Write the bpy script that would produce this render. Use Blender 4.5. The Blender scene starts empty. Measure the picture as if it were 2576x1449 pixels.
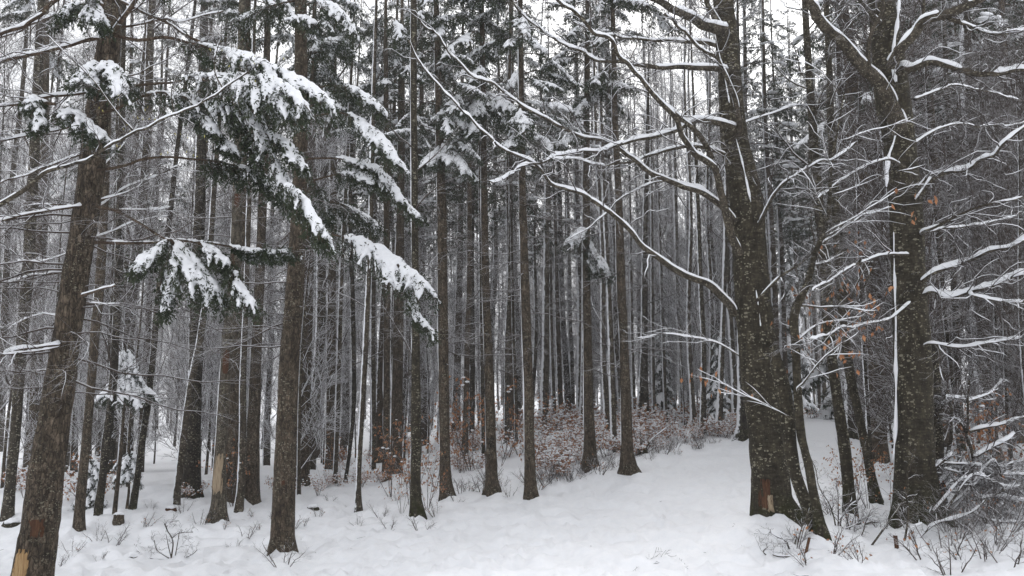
import bpy, math, random
import numpy as np
from mathutils import Vector, Matrix

# ------------------------------------------------------------------ camera, sky, sun, exposure
SC = bpy.context.scene
COL = SC.collection
PITCH = math.radians(7.07)
F = 1983.0                       # focal length in the 2576-wide measuring grid
CX, CY = 1288.0, 724.5
cam_d = bpy.data.cameras.new('camera')
cam = bpy.data.objects.new('camera', cam_d)
COL.objects.link(cam)
cam_d.sensor_width = 36.0
cam_d.lens = 36.0 * F / 2576.0
cam_d.clip_start = 0.05
cam_d.clip_end = 3000.0
cam.location = (0, 0, 0)
cam.rotation_euler = (math.pi / 2 + PITCH, 0, 0)
SC.camera = cam

SUN_EL, SUN_AZ = math.radians(38), math.radians(14)
w = bpy.data.worlds.new('World')
SC.world = w
w.use_nodes = True
nt = w.node_tree
nt.nodes.clear()
sky = nt.nodes.new('ShaderNodeTexSky')
sky.sky_type = 'NISHITA'
sky.sun_disc = False
sky.sun_elevation = SUN_EL
sky.sun_rotation = SUN_AZ
sky.air_density = 1.0
sky.dust_density = 6.0
sky.ozone_density = 1.0
hsv = nt.nodes.new('ShaderNodeHueSaturation')      # an overcast sky: grey, the blue washed out
hsv.inputs['Saturation'].default_value = 0.10
mixc = nt.nodes.new('ShaderNodeMixRGB')
mixc.inputs[0].default_value = 0.75
mixc.inputs[2].default_value = (8.6, 8.75, 9.1, 1)   # the even cloud layer
bg = nt.nodes.new('ShaderNodeBackground')
bg.inputs['Strength'].default_value = 0.115
wo = nt.nodes.new('ShaderNodeOutputWorld')
nt.links.new(sky.outputs[0], hsv.inputs['Color'])
nt.links.new(hsv.outputs[0], mixc.inputs[1])
nt.links.new(mixc.outputs[0], bg.inputs['Color'])
nt.links.new(bg.outputs[0], wo.inputs['Surface'])
sun_d = bpy.data.lights.new('sun', 'SUN')
sun_d.energy = 1.5
sun_d.angle = math.radians(22)
sun_d.color = (1.0, 0.97, 0.94)
sun = bpy.data.objects.new('sun', sun_d)
COL.objects.link(sun)
sun.rotation_euler = (SUN_EL - math.pi / 2, 0, -SUN_AZ)
SC.view_settings.view_transform = 'Standard'
SC.view_settings.look = 'None'
SC.view_settings.gamma = 1.0
SC.view_settings.use_curve_mapping = False
SC.view_settings.exposure = 0.44
SC.cycles.use_denoising = True
SC.cycles.max_bounces = 10
SC.cycles.diffuse_bounces = 7
SC.cycles.volume_bounces = 2
SC.cycles.transparent_max_bounces = 4

RNG = np.random.default_rng(11)

# ------------------------------------------------------------------ measuring helpers
CP, SP = math.cos(PITCH), math.sin(PITCH)
def at(px, py, d):
    """world point seen at (px, py) of the photograph at distance d ahead of the camera"""
    dx, dy = (px - CX) / F, (CY - py) / F
    diry = CP - dy * SP
    s = d / diry
    return np.array([dx * s, d, (SP + dy * CP) * s])
def scale_at(px, py, d):
    dy = (CY - py) / F
    return d / (CP - dy * SP) / F
def line3(poly, d0, d1=None):
    n = len(poly)
    d1 = d0 if d1 is None else d1
    return np.array([at(p[0], p[1], d0 + (d1 - d0) * i / max(1, n - 1)) for i, p in enumerate(poly)])

def _h(ix, iy, iz, seed):
    with np.errstate(over='ignore'):
        n = ix.astype(np.uint32) * np.uint32(374761393) + iy.astype(np.uint32) * np.uint32(668265263) \
            + iz.astype(np.uint32) * np.uint32(2147483647) + np.uint32(seed * 1013904223 % 4294967296)
        n = (n ^ (n >> np.uint32(13))) * np.uint32(1274126177)
        n = n ^ (n >> np.uint32(16))
    return n.astype(np.float64) / 4294967295.0 * 2 - 1
def noise(x, y, z, seed=1):
    x, y, z = np.broadcast_arrays(np.asarray(x, float), np.asarray(y, float), np.asarray(z, float))
    xi, yi, zi = np.floor(x).astype(np.int64), np.floor(y).astype(np.int64), np.floor(z).astype(np.int64)
    u, v, t = x - xi, y - yi, z - zi
    u, v, t = u*u*(3-2*u), v*v*(3-2*v), t*t*(3-2*t)
    r = 0
    for a in (0, 1):
        for b in (0, 1):
            for c in (0, 1):
                r = r + _h(xi+a, yi+b, zi+c, seed) * (u if a else 1-u) * (v if b else 1-v) * (t if c else 1-t)
    return r
def fbm(x, y, z, oct=3, seed=1):
    r, amp, f = 0, 1, 1
    for i in range(oct):
        r = r + amp * noise(np.asarray(x)*f, np.asarray(y)*f, np.asarray(z)*f, seed + i)
        amp *= .5; f *= 2.03
    return r

# ------------------------------------------------------------------ mesh helpers (all numpy)
def unit(v):
    return v / np.maximum(np.linalg.norm(v, axis=-1, keepdims=True), 1e-9)
class MB:
    """collects vertices and faces with a material slot; mesh() makes one mesh of them"""
    def __init__(s):
        s.v, s.q, s.t, s.qm, s.tm, s.n = [], [], [], [], [], 0
    def add(s, v, q=None, t=None, m=0):
        v = np.asarray(v, float).reshape(-1, 3)
        if q is not None and len(q):
            s.q.append(np.asarray(q) + s.n); s.qm.append(np.full(len(q), m))
        if t is not None and len(t):
            s.t.append(np.asarray(t) + s.n); s.tm.append(np.full(len(t), m))
        s.v.append(v); s.n += len(v)
        return s
    def merge(s, o, M=None, dm=0):
        v = np.concatenate(o.v)
        if M is not None:
            v = v @ np.asarray(M)[:3, :3].T + np.asarray(M)[:3, 3]
        q = np.concatenate(o.q) if o.q else None
        t = np.concatenate(o.t) if o.t else None
        qm = np.concatenate(o.qm) if o.q else None
        tm = np.concatenate(o.tm) if o.t else None
        if q is not None: s.q.append(q + s.n); s.qm.append(qm + dm)
        if t is not None: s.t.append(t + s.n); s.tm.append(tm + dm)
        s.v.append(v); s.n += len(v)
        return s
    def tris(s):
        return sum(len(a) for a in s.t) + 2 * sum(len(a) for a in s.q)
    def mesh(s, name, mats, smooth=True, origin=None):
        me = bpy.data.meshes.new(name)
        v = np.concatenate(s.v) if s.v else np.zeros((0, 3))
        if origin is not None: v = v - np.asarray(origin)
        q = np.concatenate(s.q) if s.q else np.zeros((0, 4), int)
        t = np.concatenate(s.t) if s.t else np.zeros((0, 3), int)
        mi = np.concatenate(s.qm + s.tm) if (s.q or s.t) else np.zeros(0, int)
        me.vertices.add(len(v)); me.vertices.foreach_set('co', v.astype(np.float32).ravel())
        nl = len(q) * 4 + len(t) * 3
        me.loops.add(nl)
        me.loops.foreach_set('vertex_index', np.concatenate([q.ravel(), t.ravel()]).astype(np.int32))
        me.polygons.add(len(q) + len(t))
        tot = np.concatenate([np.full(len(q), 4), np.full(len(t), 3)])
        st = np.concatenate([[0], np.cumsum(tot)[:-1]]) if len(tot) else np.zeros(0)
        me.polygons.foreach_set('loop_start', st.astype(np.int32))
        me.polygons.foreach_set('material_index', mi.astype(np.int32))
        me.polygons.foreach_set('use_smooth', np.full(len(tot), smooth))
        for m in (mats if isinstance(mats, (list, tuple)) else [mats]):
            me.materials.append(m)
        me.update(calc_edges=True)
        return me

def frames(P):
    T = unit(np.gradient(P, axis=1))
    mean = unit(P[:, -1] - P[:, 0])
    ref = np.where(np.abs(mean[:, 2:3]) > .85, np.array([[0, 1., 0]]), np.array([[0, 0, 1.]]))
    A = unit(np.cross(T, ref[:, None, :]))
    B = np.cross(T, A)
    return T, A, B
def tubes(mb, P, R, S=4, m=0, cap=True):
    """P (N,K,3) centre lines, R (N,K) radii"""
    P = np.asarray(P, float); R = np.asarray(R, float)
    if P.ndim == 2: P, R = P[None], R[None]
    N, K, _ = P.shape
    if N == 0: return
    T, A, B = frames(P)
    th = (np.arange(S) + .5) / S * 2 * np.pi
    V = P[:, :, None] + R[:, :, None, None] * (A[:, :, None] * np.cos(th)[:, None] + B[:, :, None] * np.sin(th)[:, None])
    idx = np.arange(N * K * S).reshape(N, K, S)
    a = idx[:, :-1]; b = np.roll(idx, -1, 2)[:, :-1]
    c = np.roll(idx, -1, 2)[:, 1:]; d = idx[:, 1:]
    q = np.stack([a, b, c, d], -1).reshape(-1, 4)
    t = None
    if cap and S >= 4:
        e = idx[:, -1]
        t = np.stack([np.repeat(e[:, :1], S - 2, 1), e[:, 1:-1], e[:, 2:]], -1).reshape(-1, 3)
    mb.add(V, q, t, m)
def snowcaps(mb, P, R, thick, S=6, m=0, seed=1, slope=.8, full=False):
    """a rounded ridge of snow lying along the top of branches, thin where they are steep, broken here and there"""
    P = np.asarray(P, float); R = np.asarray(R, float)
    if P.ndim == 2: P, R = P[None], R[None]
    N, K, _ = P.shape
    if N == 0: return
    T, A, B = frames(P)
    A = unit(np.stack([T[..., 1], -T[..., 0], np.zeros(T.shape[:2])], -1))
    tz = np.abs(T[..., 2])
    k = np.clip((slope - tz) / .25, 0, 1)
    n = fbm(P[..., 0] * 9 + 3, P[..., 1] * 9, P[..., 2] * 9, 2, seed)
    gap = np.clip((fbm(P[..., 0] * 2.6, P[..., 1] * 2.6 + 5, P[..., 2] * 2.6, 2, seed + 3) + .62) / .16, 0, 1)
    k = k * np.clip(.92 + .50 * n, .3, 1.5) * gap
    k[:, 0] *= .2; k[:, -1] *= .15
    Rm = R + .002
    hgt = np.asarray(thick) * k
    wid = Rm * np.clip(k * 2.5, 0, 1.08) + hgt * .16
    C = P + np.array([0, 0, 1.0]) * (Rm * .55)[..., None]
    th = np.arange(S) / S * 2 * np.pi
    up = np.where(np.sin(th) > 0, 1.0, .35)
    V = C[:, :, None] + A[:, :, None] * (np.cos(th)[:, None] * wid[..., None, None]) \
        + np.array([0, 0, 1.]) * ((np.sin(th) * up)[:, None] * (hgt + .4 * Rm * np.clip(k, 0, 1))[..., None, None])
    idx = np.arange(N * K * S).reshape(N, K, S)
    a = idx[:, :-1]; b = np.roll(idx, -1, 2)[:, :-1]
    c = np.roll(idx, -1, 2)[:, 1:]; d = idx[:, 1:]
    q = np.stack([a, b, c, d], -1).reshape(-1, 4)
    mb.add(V, q, None, m)
def _blob(nu=7, nv=5):
    v, q, t = [(0, 0, 1)], [], []
    for i in range(1, nv):
        f = math.pi * i / nv
        for j in range(nu):
            a = 2 * math.pi * j / nu
            v.append((math.sin(f) * math.cos(a), math.sin(f) * math.sin(a), math.cos(f)))
    v.append((0, 0, -1)); L = len(v) - 1
    for j in range(nu):
        t.append((0, 1 + j, 1 + (j + 1) % nu))
        b = 1 + (nv - 2) * nu
        t.append((L, b + (j + 1) % nu, b + j))
        for i in range(nv - 2):
            o = 1 + i * nu
            q.append((o + j, o + nu + j, o + nu + (j + 1) % nu, o + (j + 1) % nu))
    return np.array(v), np.array(q), np.array(t)
BV, BQ, BT = _blob()
def blobs(mb, C, R, m=0, rng=RNG):
    """squashed lumpy balls: C (N,3), R (N,3)"""
    C = np.asarray(C); R = np.asarray(R)
    N = len(C)
    if not N: return
    a = rng.uniform(0, 6.28, N)
    lum = 1 + .22 * rng.uniform(-1, 1, (N, len(BV), 1))
    v = BV[None] * R[:, None] * lum
    ca, sa = np.cos(a)[:, None], np.sin(a)[:, None]
    v = np.stack([v[..., 0] * ca - v[..., 1] * sa, v[..., 0] * sa + v[..., 1] * ca, v[..., 2]], -1) + C[:, None]
    o = (np.arange(N) * len(BV))[:, None, None]
    mb.add(v, (BQ[None] + o).reshape(-1, 4), (BT[None] + o).reshape(-1, 3), m)
def leaves(mb, C, D, L, W, m=0, rng=RNG, fold=.25):
    """folded pointed leaves: C base points, D directions"""
    N = len(C)
    if not N: return
    D = unit(D)
    side = unit(np.cross(D, rng.normal(size=(N, 3))))
    up = np.cross(side, D)
    L = np.broadcast_to(L, (N,))[:, None]; W = np.broadcast_to(W, (N,))[:, None]
    b = C; tip = C + D * L
    mid = C + D * L * .45
    v = np.stack([b, mid + side * W + up * W * fold * 2, tip, mid - side * W + up * W * fold * 2], 1)
    o = (np.arange(N) * 4)[:, None, None]
    t = (np.array([[0, 1, 2], [0, 2, 3]])[None] + o).reshape(-1, 3)
    mb.add(v, None, t, m)
def spawn(P, R, n, t0, t1, ang, length, K, rng, rk=.5, up=0., wig=.15, jit=.35, taper=.25, flat=0., lf=.55):
    """n side branches from every parent path"""
    N, K0, _ = P.shape
    t = t0 + (t1 - t0) * (np.arange(n)[None] + rng.uniform(0, 1, (N, n))) / n
    f = t * (K0 - 1); i = np.clip(f.astype(int), 0, K0 - 2); f = f - i
    r = np.arange(N)[:, None]
    p = P[r, i] * (1 - f)[..., None] + P[r, i + 1] * f[..., None]
    rad = R[r, i] * (1 - f) + R[r, i + 1] * f
    T = unit(P[r, i + 1] - P[r, i])
    rnd = rng.normal(size=(N, n, 3)); rnd[..., 2] *= (1 - flat)
    perp = unit(rnd - T * (rnd * T).sum(-1, keepdims=True))
    a = ang * (1 + jit * rng.uniform(-1, 1, (N, n, 1)))
    D = unit(T * np.cos(a) + perp * np.sin(a))
    ln = np.broadcast_to(np.asarray(length, float), (N,))[:, None] if np.ndim(length) <= 1 else length
    L = ln * (1 - lf * t) * rng.uniform(.55, 1.25, (N, n))
    step = L / (K - 1)
    Q = [p]
    d = D
    for k in range(K - 1):
        Q.append(Q[-1] + d * step[..., None])
        d = unit(d + wig * rng.normal(size=d.shape) + np.array([0, 0, up]) / (K - 1))
    Q = np.stack(Q, 2).reshape(N * n, K, 3)
    R0 = np.clip(rad * rk, .0012, None).reshape(-1)
    RR = R0[:, None] * np.linspace(1, taper, K)[None]
    return Q, RR
def smooth_path(P, n, it=1):
    """resample a poly-line to n points along a Catmull-Rom curve"""
    P = np.asarray(P, float)
    if len(P) == 2:
        P = np.array([P[0], (P[0] + P[1]) / 2, P[1]])
    E = np.vstack([2 * P[0] - P[1], P, 2 * P[-1] - P[-2]])
    seg = np.linalg.norm(np.diff(P[:, :3], axis=0), axis=1)
    cum = np.concatenate([[0], np.cumsum(seg)])
    s = np.linspace(0, cum[-1], n)
    i = np.clip(np.searchsorted(cum, s, 'right') - 1, 0, len(P) - 2)
    u = ((s - cum[i]) / np.maximum(seg[i], 1e-9))[:, None]
    p0, p1, p2, p3 = E[i], E[i + 1], E[i + 2], E[i + 3]
    return .5 * ((2 * p1) + (-p0 + p2) * u + (2*p0 - 5*p1 + 4*p2 - p3) * u**2 + (-p0 + 3*p1 - 3*p2 + p3) * u**3)

def thing(name, label, cat, loc, group=None):
    o = bpy.data.objects.new(name, None)
    COL.objects.link(o)
    o.empty_display_size = .2
    o.location = tuple(float(c) for c in loc)
    o['label'] = label; o['category'] = cat
    if group: o['group'] = group
    return o
def part(name, me, parent=None, kind=None, label=None, loc=None, rot=None, scl=None):
    o = bpy.data.objects.new(name, me)
    COL.objects.link(o)
    if parent is not None: o.parent = parent
    if kind: o['kind'] = kind
    if label: o['label'] = label
    if loc is not None: o.location = tuple(float(c) for c in loc)
    if rot is not None: o.rotation_euler = rot
    if scl is not None: o.scale = (scl,) * 3 if np.isscalar(scl) else scl
    return o

# ------------------------------------------------------------------ materials
class NT:
    def __init__(s, name):
        s.m = bpy.data.materials.new(name); s.m.use_nodes = True
        s.t = s.m.node_tree; s.b = s.t.nodes['Principled BSDF']
        s.b.inputs['Roughness'].default_value = .9
        s.b.inputs['Specular IOR Level'].default_value = .2
        s.geo = s.t.nodes.new('ShaderNodeNewGeometry')
        s.tc = s.t.nodes.new('ShaderNodeTexCoord')
    def n(s, typ, **k):
        o = s.t.nodes.new(typ)
        for a, b in k.items(): setattr(o, a, b)
        return o
    def l(s, a, b): s.t.links.new(a, b)
    def vec(s, scale, src=None):
        mp = s.n('ShaderNodeMapping'); mp.inputs['Scale'].default_value = scale
        s.l(src or s.tc.outputs['Object'], mp.inputs[0]); return mp.outputs[0]
    def noise(s, scale, det=4, rough=.6, v=None):
        o = s.n('ShaderNodeTexNoise'); o.inputs['Scale'].default_value = scale
        o.inputs['Detail'].default_value = det; o.inputs['Roughness'].default_value = rough
        s.l(v or s.tc.outputs['Object'], o.inputs['Vector']); return o.outputs[0]
    def vor(s, scale, v=None, feature='F1', out=0):
        o = s.n('ShaderNodeTexVoronoi', feature=feature); o.inputs['Scale'].default_value = scale
        s.l(v or s.tc.outputs['Object'], o.inputs['Vector']); return o.outputs[out]
    def ramp(s, f, stops):
        o = s.n('ShaderNodeValToRGB'); e = o.color_ramp.elements
        while len(e) < len(stops): e.new(.5)
        for x, (p, c) in zip(e, stops):
            x.position = p; x.color = (c, c, c, 1) if np.isscalar(c) else (*c, 1)
        s.l(f, o.inputs[0]); return o.outputs[0]
    def mix(s, f, a, b, mode='MIX'):
        o = s.n('ShaderNodeMixRGB', blend_type=mode)
        for i, x in enumerate((f, a, b)):
            if hasattr(x, 'links'): s.l(x, o.inputs[i])
            elif i == 0: o.inputs[0].default_value = x
            else: o.inputs[i].default_value = (*x, 1)
        return o.outputs[0]
    def math(s, op, a, b=0.):
        o = s.n('ShaderNodeMath', operation=op)
        for i, x in enumerate((a, b)):
            if hasattr(x, 'links'): s.l(x, o.inputs[i])
            else: o.inputs[i].default_value = x
        return o.outputs[0]
    def nrm(s, axis):
        o = s.n('ShaderNodeSeparateXYZ'); s.l(s.geo.outputs['Normal'], o.inputs[0]); return o.outputs[axis]
    def bump(s, h, strength=.5, dist=.02):
        o = s.n('ShaderNodeBump'); o.inputs['Strength'].default_value = strength
        o.inputs['Distance'].default_value = dist
        s.l(h, o.inputs['Height']); s.l(o.outputs[0], s.b.inputs['Normal'])
    def col(s, c):
        if hasattr(c, 'links'): s.l(c, s.b.inputs['Base Color'])
        else: s.b.inputs['Base Color'].default_value = (*c, 1)

SNOWC = (.86, .87, .90)
def snow_mat(name, scale=1.0):
    k = NT(name)
    n = k.noise(9 * scale, 6, .65)
    k.col(k.ramp(n, [(.3, (.83, .845, .875)), (.7, (.90, .905, .925))]))
    k.bump(k.mix(.5, k.noise(30 * scale, 5, .7), k.noise(7 * scale, 3, .6)), .22, .02)
    k.b.inputs['Roughness'].default_value = .75
    return k.m
M_SNOW = snow_mat('snow_ground', 1.0)
M_CAP = snow_mat('snow_on_branches', 2.0)

def bark_mat(name, dark, mid, pale, stretch=(16, 16, 5), flake=.5, lichen=.0, lich_scale=14, knots=0., snow=0., lich_col=(.30, .30, .25), moss=0., hue=(.05, .045, .035)):
    """bark: plates and cracks, pale lichen spots, dark branch scars and, on the weather side, stuck snow"""
    k = NT(name)
    v = k.vec(stretch)
    dist = k.n('ShaderNodeVectorMath', operation='ADD')
    nz = k.n('ShaderNodeTexNoise'); nz.inputs['Scale'].default_value = 1.3; nz.inputs['Detail'].default_value = 3
    k.l(v, nz.inputs['Vector']); k.l(v, dist.inputs[0]); k.l(nz.outputs[1], dist.inputs[1])
    crack = k.vor(1.0, dist.outputs[0], 'DISTANCE_TO_EDGE')
    cell = k.vor(1.0, dist.outputs[0], 'F1', 1)
    fine = k.noise(60, 4, .7)
    big = k.noise(1.1, 4, .6)
    c = k.ramp(k.noise(1, 6, .7, v), [(.25, dark), (.5, mid), (.78, pale)])
    bw = k.n('ShaderNodeRGBToBW'); k.l(cell, bw.inputs[0])
    c = k.mix(flake * .6, c, k.ramp(bw.outputs[0], [(.1, .35), (.9, 1.5)]), 'MULTIPLY')
    c = k.mix(k.ramp(crack, [(.0, .75 * flake + .1), (.10, 0.)]), c, tuple(x * .45 for x in dark))
    c = k.mix(k.ramp(big, [(.35, 0.), (.75, .45)]), c, hue)
    c = k.mix(.9, c, k.ramp(k.noise(7, 4, .65, k.vec((1.6, 1.6, .6))), [(.28, .45), (.5, 1.), (.72, 1.75)]), 'MULTIPLY')
    c = k.mix(.7, c, k.ramp(k.noise(28, 3, .6, k.vec((1.5, 1.5, .55))), [(.3, .5), (.7, 1.6)]), 'MULTIPLY')
    if lichen:
        for sc_, st_, am in ((lich_scale, 1.7, .75), (lich_scale * 2.1, 1.2, .9)):
            lv = k.vec((1, 1, st_))
            d = k.vor(sc_, lv, 'F1', 0)
            b2 = k.n('ShaderNodeRGBToBW'); k.l(k.vor(sc_, lv, 'F1', 1), b2.inputs[0])
            d = k.math('ADD', d, k.math('MULTIPLY', k.math('SUBTRACT', k.noise(45, 3), .5), .45))
            d = k.math('SUBTRACT', d, k.math('MULTIPLY', k.math('SUBTRACT', b2.outputs[0], .62), 1.1))
            msk = k.math('MULTIPLY', k.ramp(d, [(.10, 1.), (.22, 0.)]), k.ramp(k.noise(2.2, 3), [(.50 - lichen * .25, 0.), (.62 - lichen * .2, 1.)]))
            c = k.mix(k.math('MULTIPLY', msk, am), c, lich_col)
    if knots:
        d = k.vor(5.5, k.vec((1, 1, .8)), 'F1', 0)
        c = k.mix(k.math('MULTIPLY', k.ramp(d, [(.09, 1.), (.15, 0.)]), knots), c, (.012, .011, .010))
    if moss:
        mz = k.n('ShaderNodeSeparateXYZ'); k.l(k.tc.outputs['Object'], mz.inputs[0])
        c = k.mix(k.math('MULTIPLY', k.ramp(mz.outputs[2], [(.10, moss), (.5, 0.)]), k.ramp(k.noise(9, 4), [(.42, 0.), (.55, 1.)])), c, (.030, .034, .010))
    c = k.mix(1., c, (.82, .76, .69), 'MULTIPLY')
    if snow:
        side = k.math('MULTIPLY', k.nrm(0), -1.0)
        s1 = k.math('ADD', side, k.math('MULTIPLY', k.math('SUBTRACT', k.noise(5, 5, .7), .5), 1.1))
        c = k.mix(k.ramp(s1, [(.80 - snow * .3, 0.), (.90 - snow * .3, .95)]), c, SNOWC)
        # flakes caught on the rough bark all round
        fl = k.noise(38, 3, .8)
        c = k.mix(k.ramp(fl, [(.71, 0.), (.74, .6)]), c, SNOWC)
    k.col(c)
    k.bump(k.mix(.35, k.ramp(crack, [(0., 0.), (.25, 1.)]), fine), .9, .02 * flake + .004)
    return k.m
M_SPRUCE = bark_mat('spruce_bark', (.026, .022, .018), (.104, .086, .068), (.24, .21, .17), (26, 26, 11), .8, .35, 20, .55, .0)
M_SPRUCE_BIG = bark_mat('spruce_bark_plates', (.024, .020, .016), (.108, .090, .072), (.26, .225, .185), (24, 24, 9), 1.0, .25, 24, .0, .0)
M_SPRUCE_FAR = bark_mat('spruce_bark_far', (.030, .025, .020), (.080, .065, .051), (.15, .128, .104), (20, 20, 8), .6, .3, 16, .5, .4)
M_BROKEN = bark_mat('grey_flaking_bark', (.055, .050, .042), (.115, .105, .088), (.20, .19, .16), (20, 20, 9), .8, .5, 18, .4, .0)
M_BEECH = bark_mat('beech_bark', (.020, .018, .013), (.046, .042, .031), (.088, .082, .064), (6, 6, 22), .35, .45, 15, .0, .0, moss=.9)
M_BEECH_DARK = bark_mat('dark_wet_bark', (.016, .014, .012), (.038, .034, .028), (.085, .078, .066), (9, 9, 14), .5, .55, 17, .2, .15, moss=.5)
M_FLECK = bark_mat('flecked_beech_bark', (.030, .027, .021), (.060, .055, .045), (.10, .094, .08), (7, 7, 14), .4, 1.6, 13, .0, .12, (.34, .34, .30))
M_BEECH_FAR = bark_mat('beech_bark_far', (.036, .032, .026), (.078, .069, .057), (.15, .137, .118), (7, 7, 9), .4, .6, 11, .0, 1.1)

def twig_mat(name, bark, lo=.15, hi=.5, amount=.95, brk=.5):
    """thin wood with snow lying on its upper side"""
    k = NT(name)
    f = k.math('ADD', k.nrm(2), k.math('MULTIPLY', k.math('SUBTRACT', k.noise(6, 4, .7), .5), brk))
    c = k.mix(k.math('MULTIPLY', k.ramp(f, [(lo, 0.), (hi, 1.)]), amount), k.ramp(k.noise(14, 3), [(.3, tuple(x * .6 for x in bark)), (.7, tuple(x * 1.5 for x in bark))]), SNOWC)
    k.col(c)
    return k.m
M_TWIG = twig_mat('snowy_twigs', (.060, .046, .038), .30, .75, .9, .9)
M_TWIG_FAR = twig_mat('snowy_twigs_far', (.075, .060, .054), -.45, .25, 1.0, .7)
M_TWIG_BARE = twig_mat('dark_twigs', (.050, .040, .035), .45, .8, .8)
M_BRANCH = bark_mat('branch_bark', (.030, .027, .022), (.070, .062, .052), (.13, .12, .10), (12, 12, 20), .4, .8, 24, 0, 0)
M_BRANCH_RED = bark_mat('spruce_branch_bark', (.042, .030, .023), (.095, .070, .054), (.16, .13, .105), (14, 14, 20), .4, .3, 24, 0, 0)
k = NT('spruce_needles')
oi = k.n('ShaderNodeObjectInfo')
c = k.ramp(k.noise(3.0, 4), [(.3, (.020, .028, .017)), (.55, (.040, .052, .030)), (.8, (.075, .084, .050))])
c = k.mix(k.math('MULTIPLY', oi.outputs['Random'], .35), c, (.045, .05, .028))
c = k.mix(k.math('MULTIPLY', k.ramp(k.noise(11, 3, .7), [(.53, 0.), (.65, .75)]), k.ramp(k.math('ABSOLUTE', k.nrm(2)), [(.2, 0.), (.7, 1.)])), c, SNOWC)
k.col(c); M_NEEDLE = k.m
k = NT('dead_beech_leaves')
oi = k.n('ShaderNodeObjectInfo')
c = k.ramp(k.noise(9, 2), [(.3, (.15, .066, .034)), (.5, (.33, .150, .072)), (.72, (.52, .31, .17))])
k.col(c); k.b.inputs['Roughness'].default_value = .7; M_LEAF = k.m
k = NT('broken_wood'); v = k.vec((60, 60, 4))
k.col(k.ramp(k.noise(1, 5, .7, v), [(.25, (.15, .085, .04)), (.5, (.36, .23, .11)), (.75, (.52, .38, .21))]))
k.bump(k.noise(1, 4, .7, v), .6, .01); M_WOOD = k.m
k = NT('weathered_bare_wood'); v = k.vec((50, 50, 4))
k.col(k.ramp(k.noise(1, 5, .7, v), [(.25, (.16, .115, .075)), (.5, (.32, .25, .17)), (.75, (.46, .38, .28))]))
k.bump(k.noise(1, 4, .7, v), .6, .01); M_WOOD2 = k.m
k = NT('rust_brown_wood'); v = k.vec((40, 40, 6))
k.col(k.ramp(k.noise(1, 5, .7, v), [(.25, (.030, .014, .009)), (.5, (.075, .036, .020)), (.75, (.14, .078, .042))]))
k.bump(k.noise(1, 4, .7, v), .6, .01); M_RUST = k.m
k = NT('yellow_buds'); k.col((.36, .33, .12)); M_BUD = k.m
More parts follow.
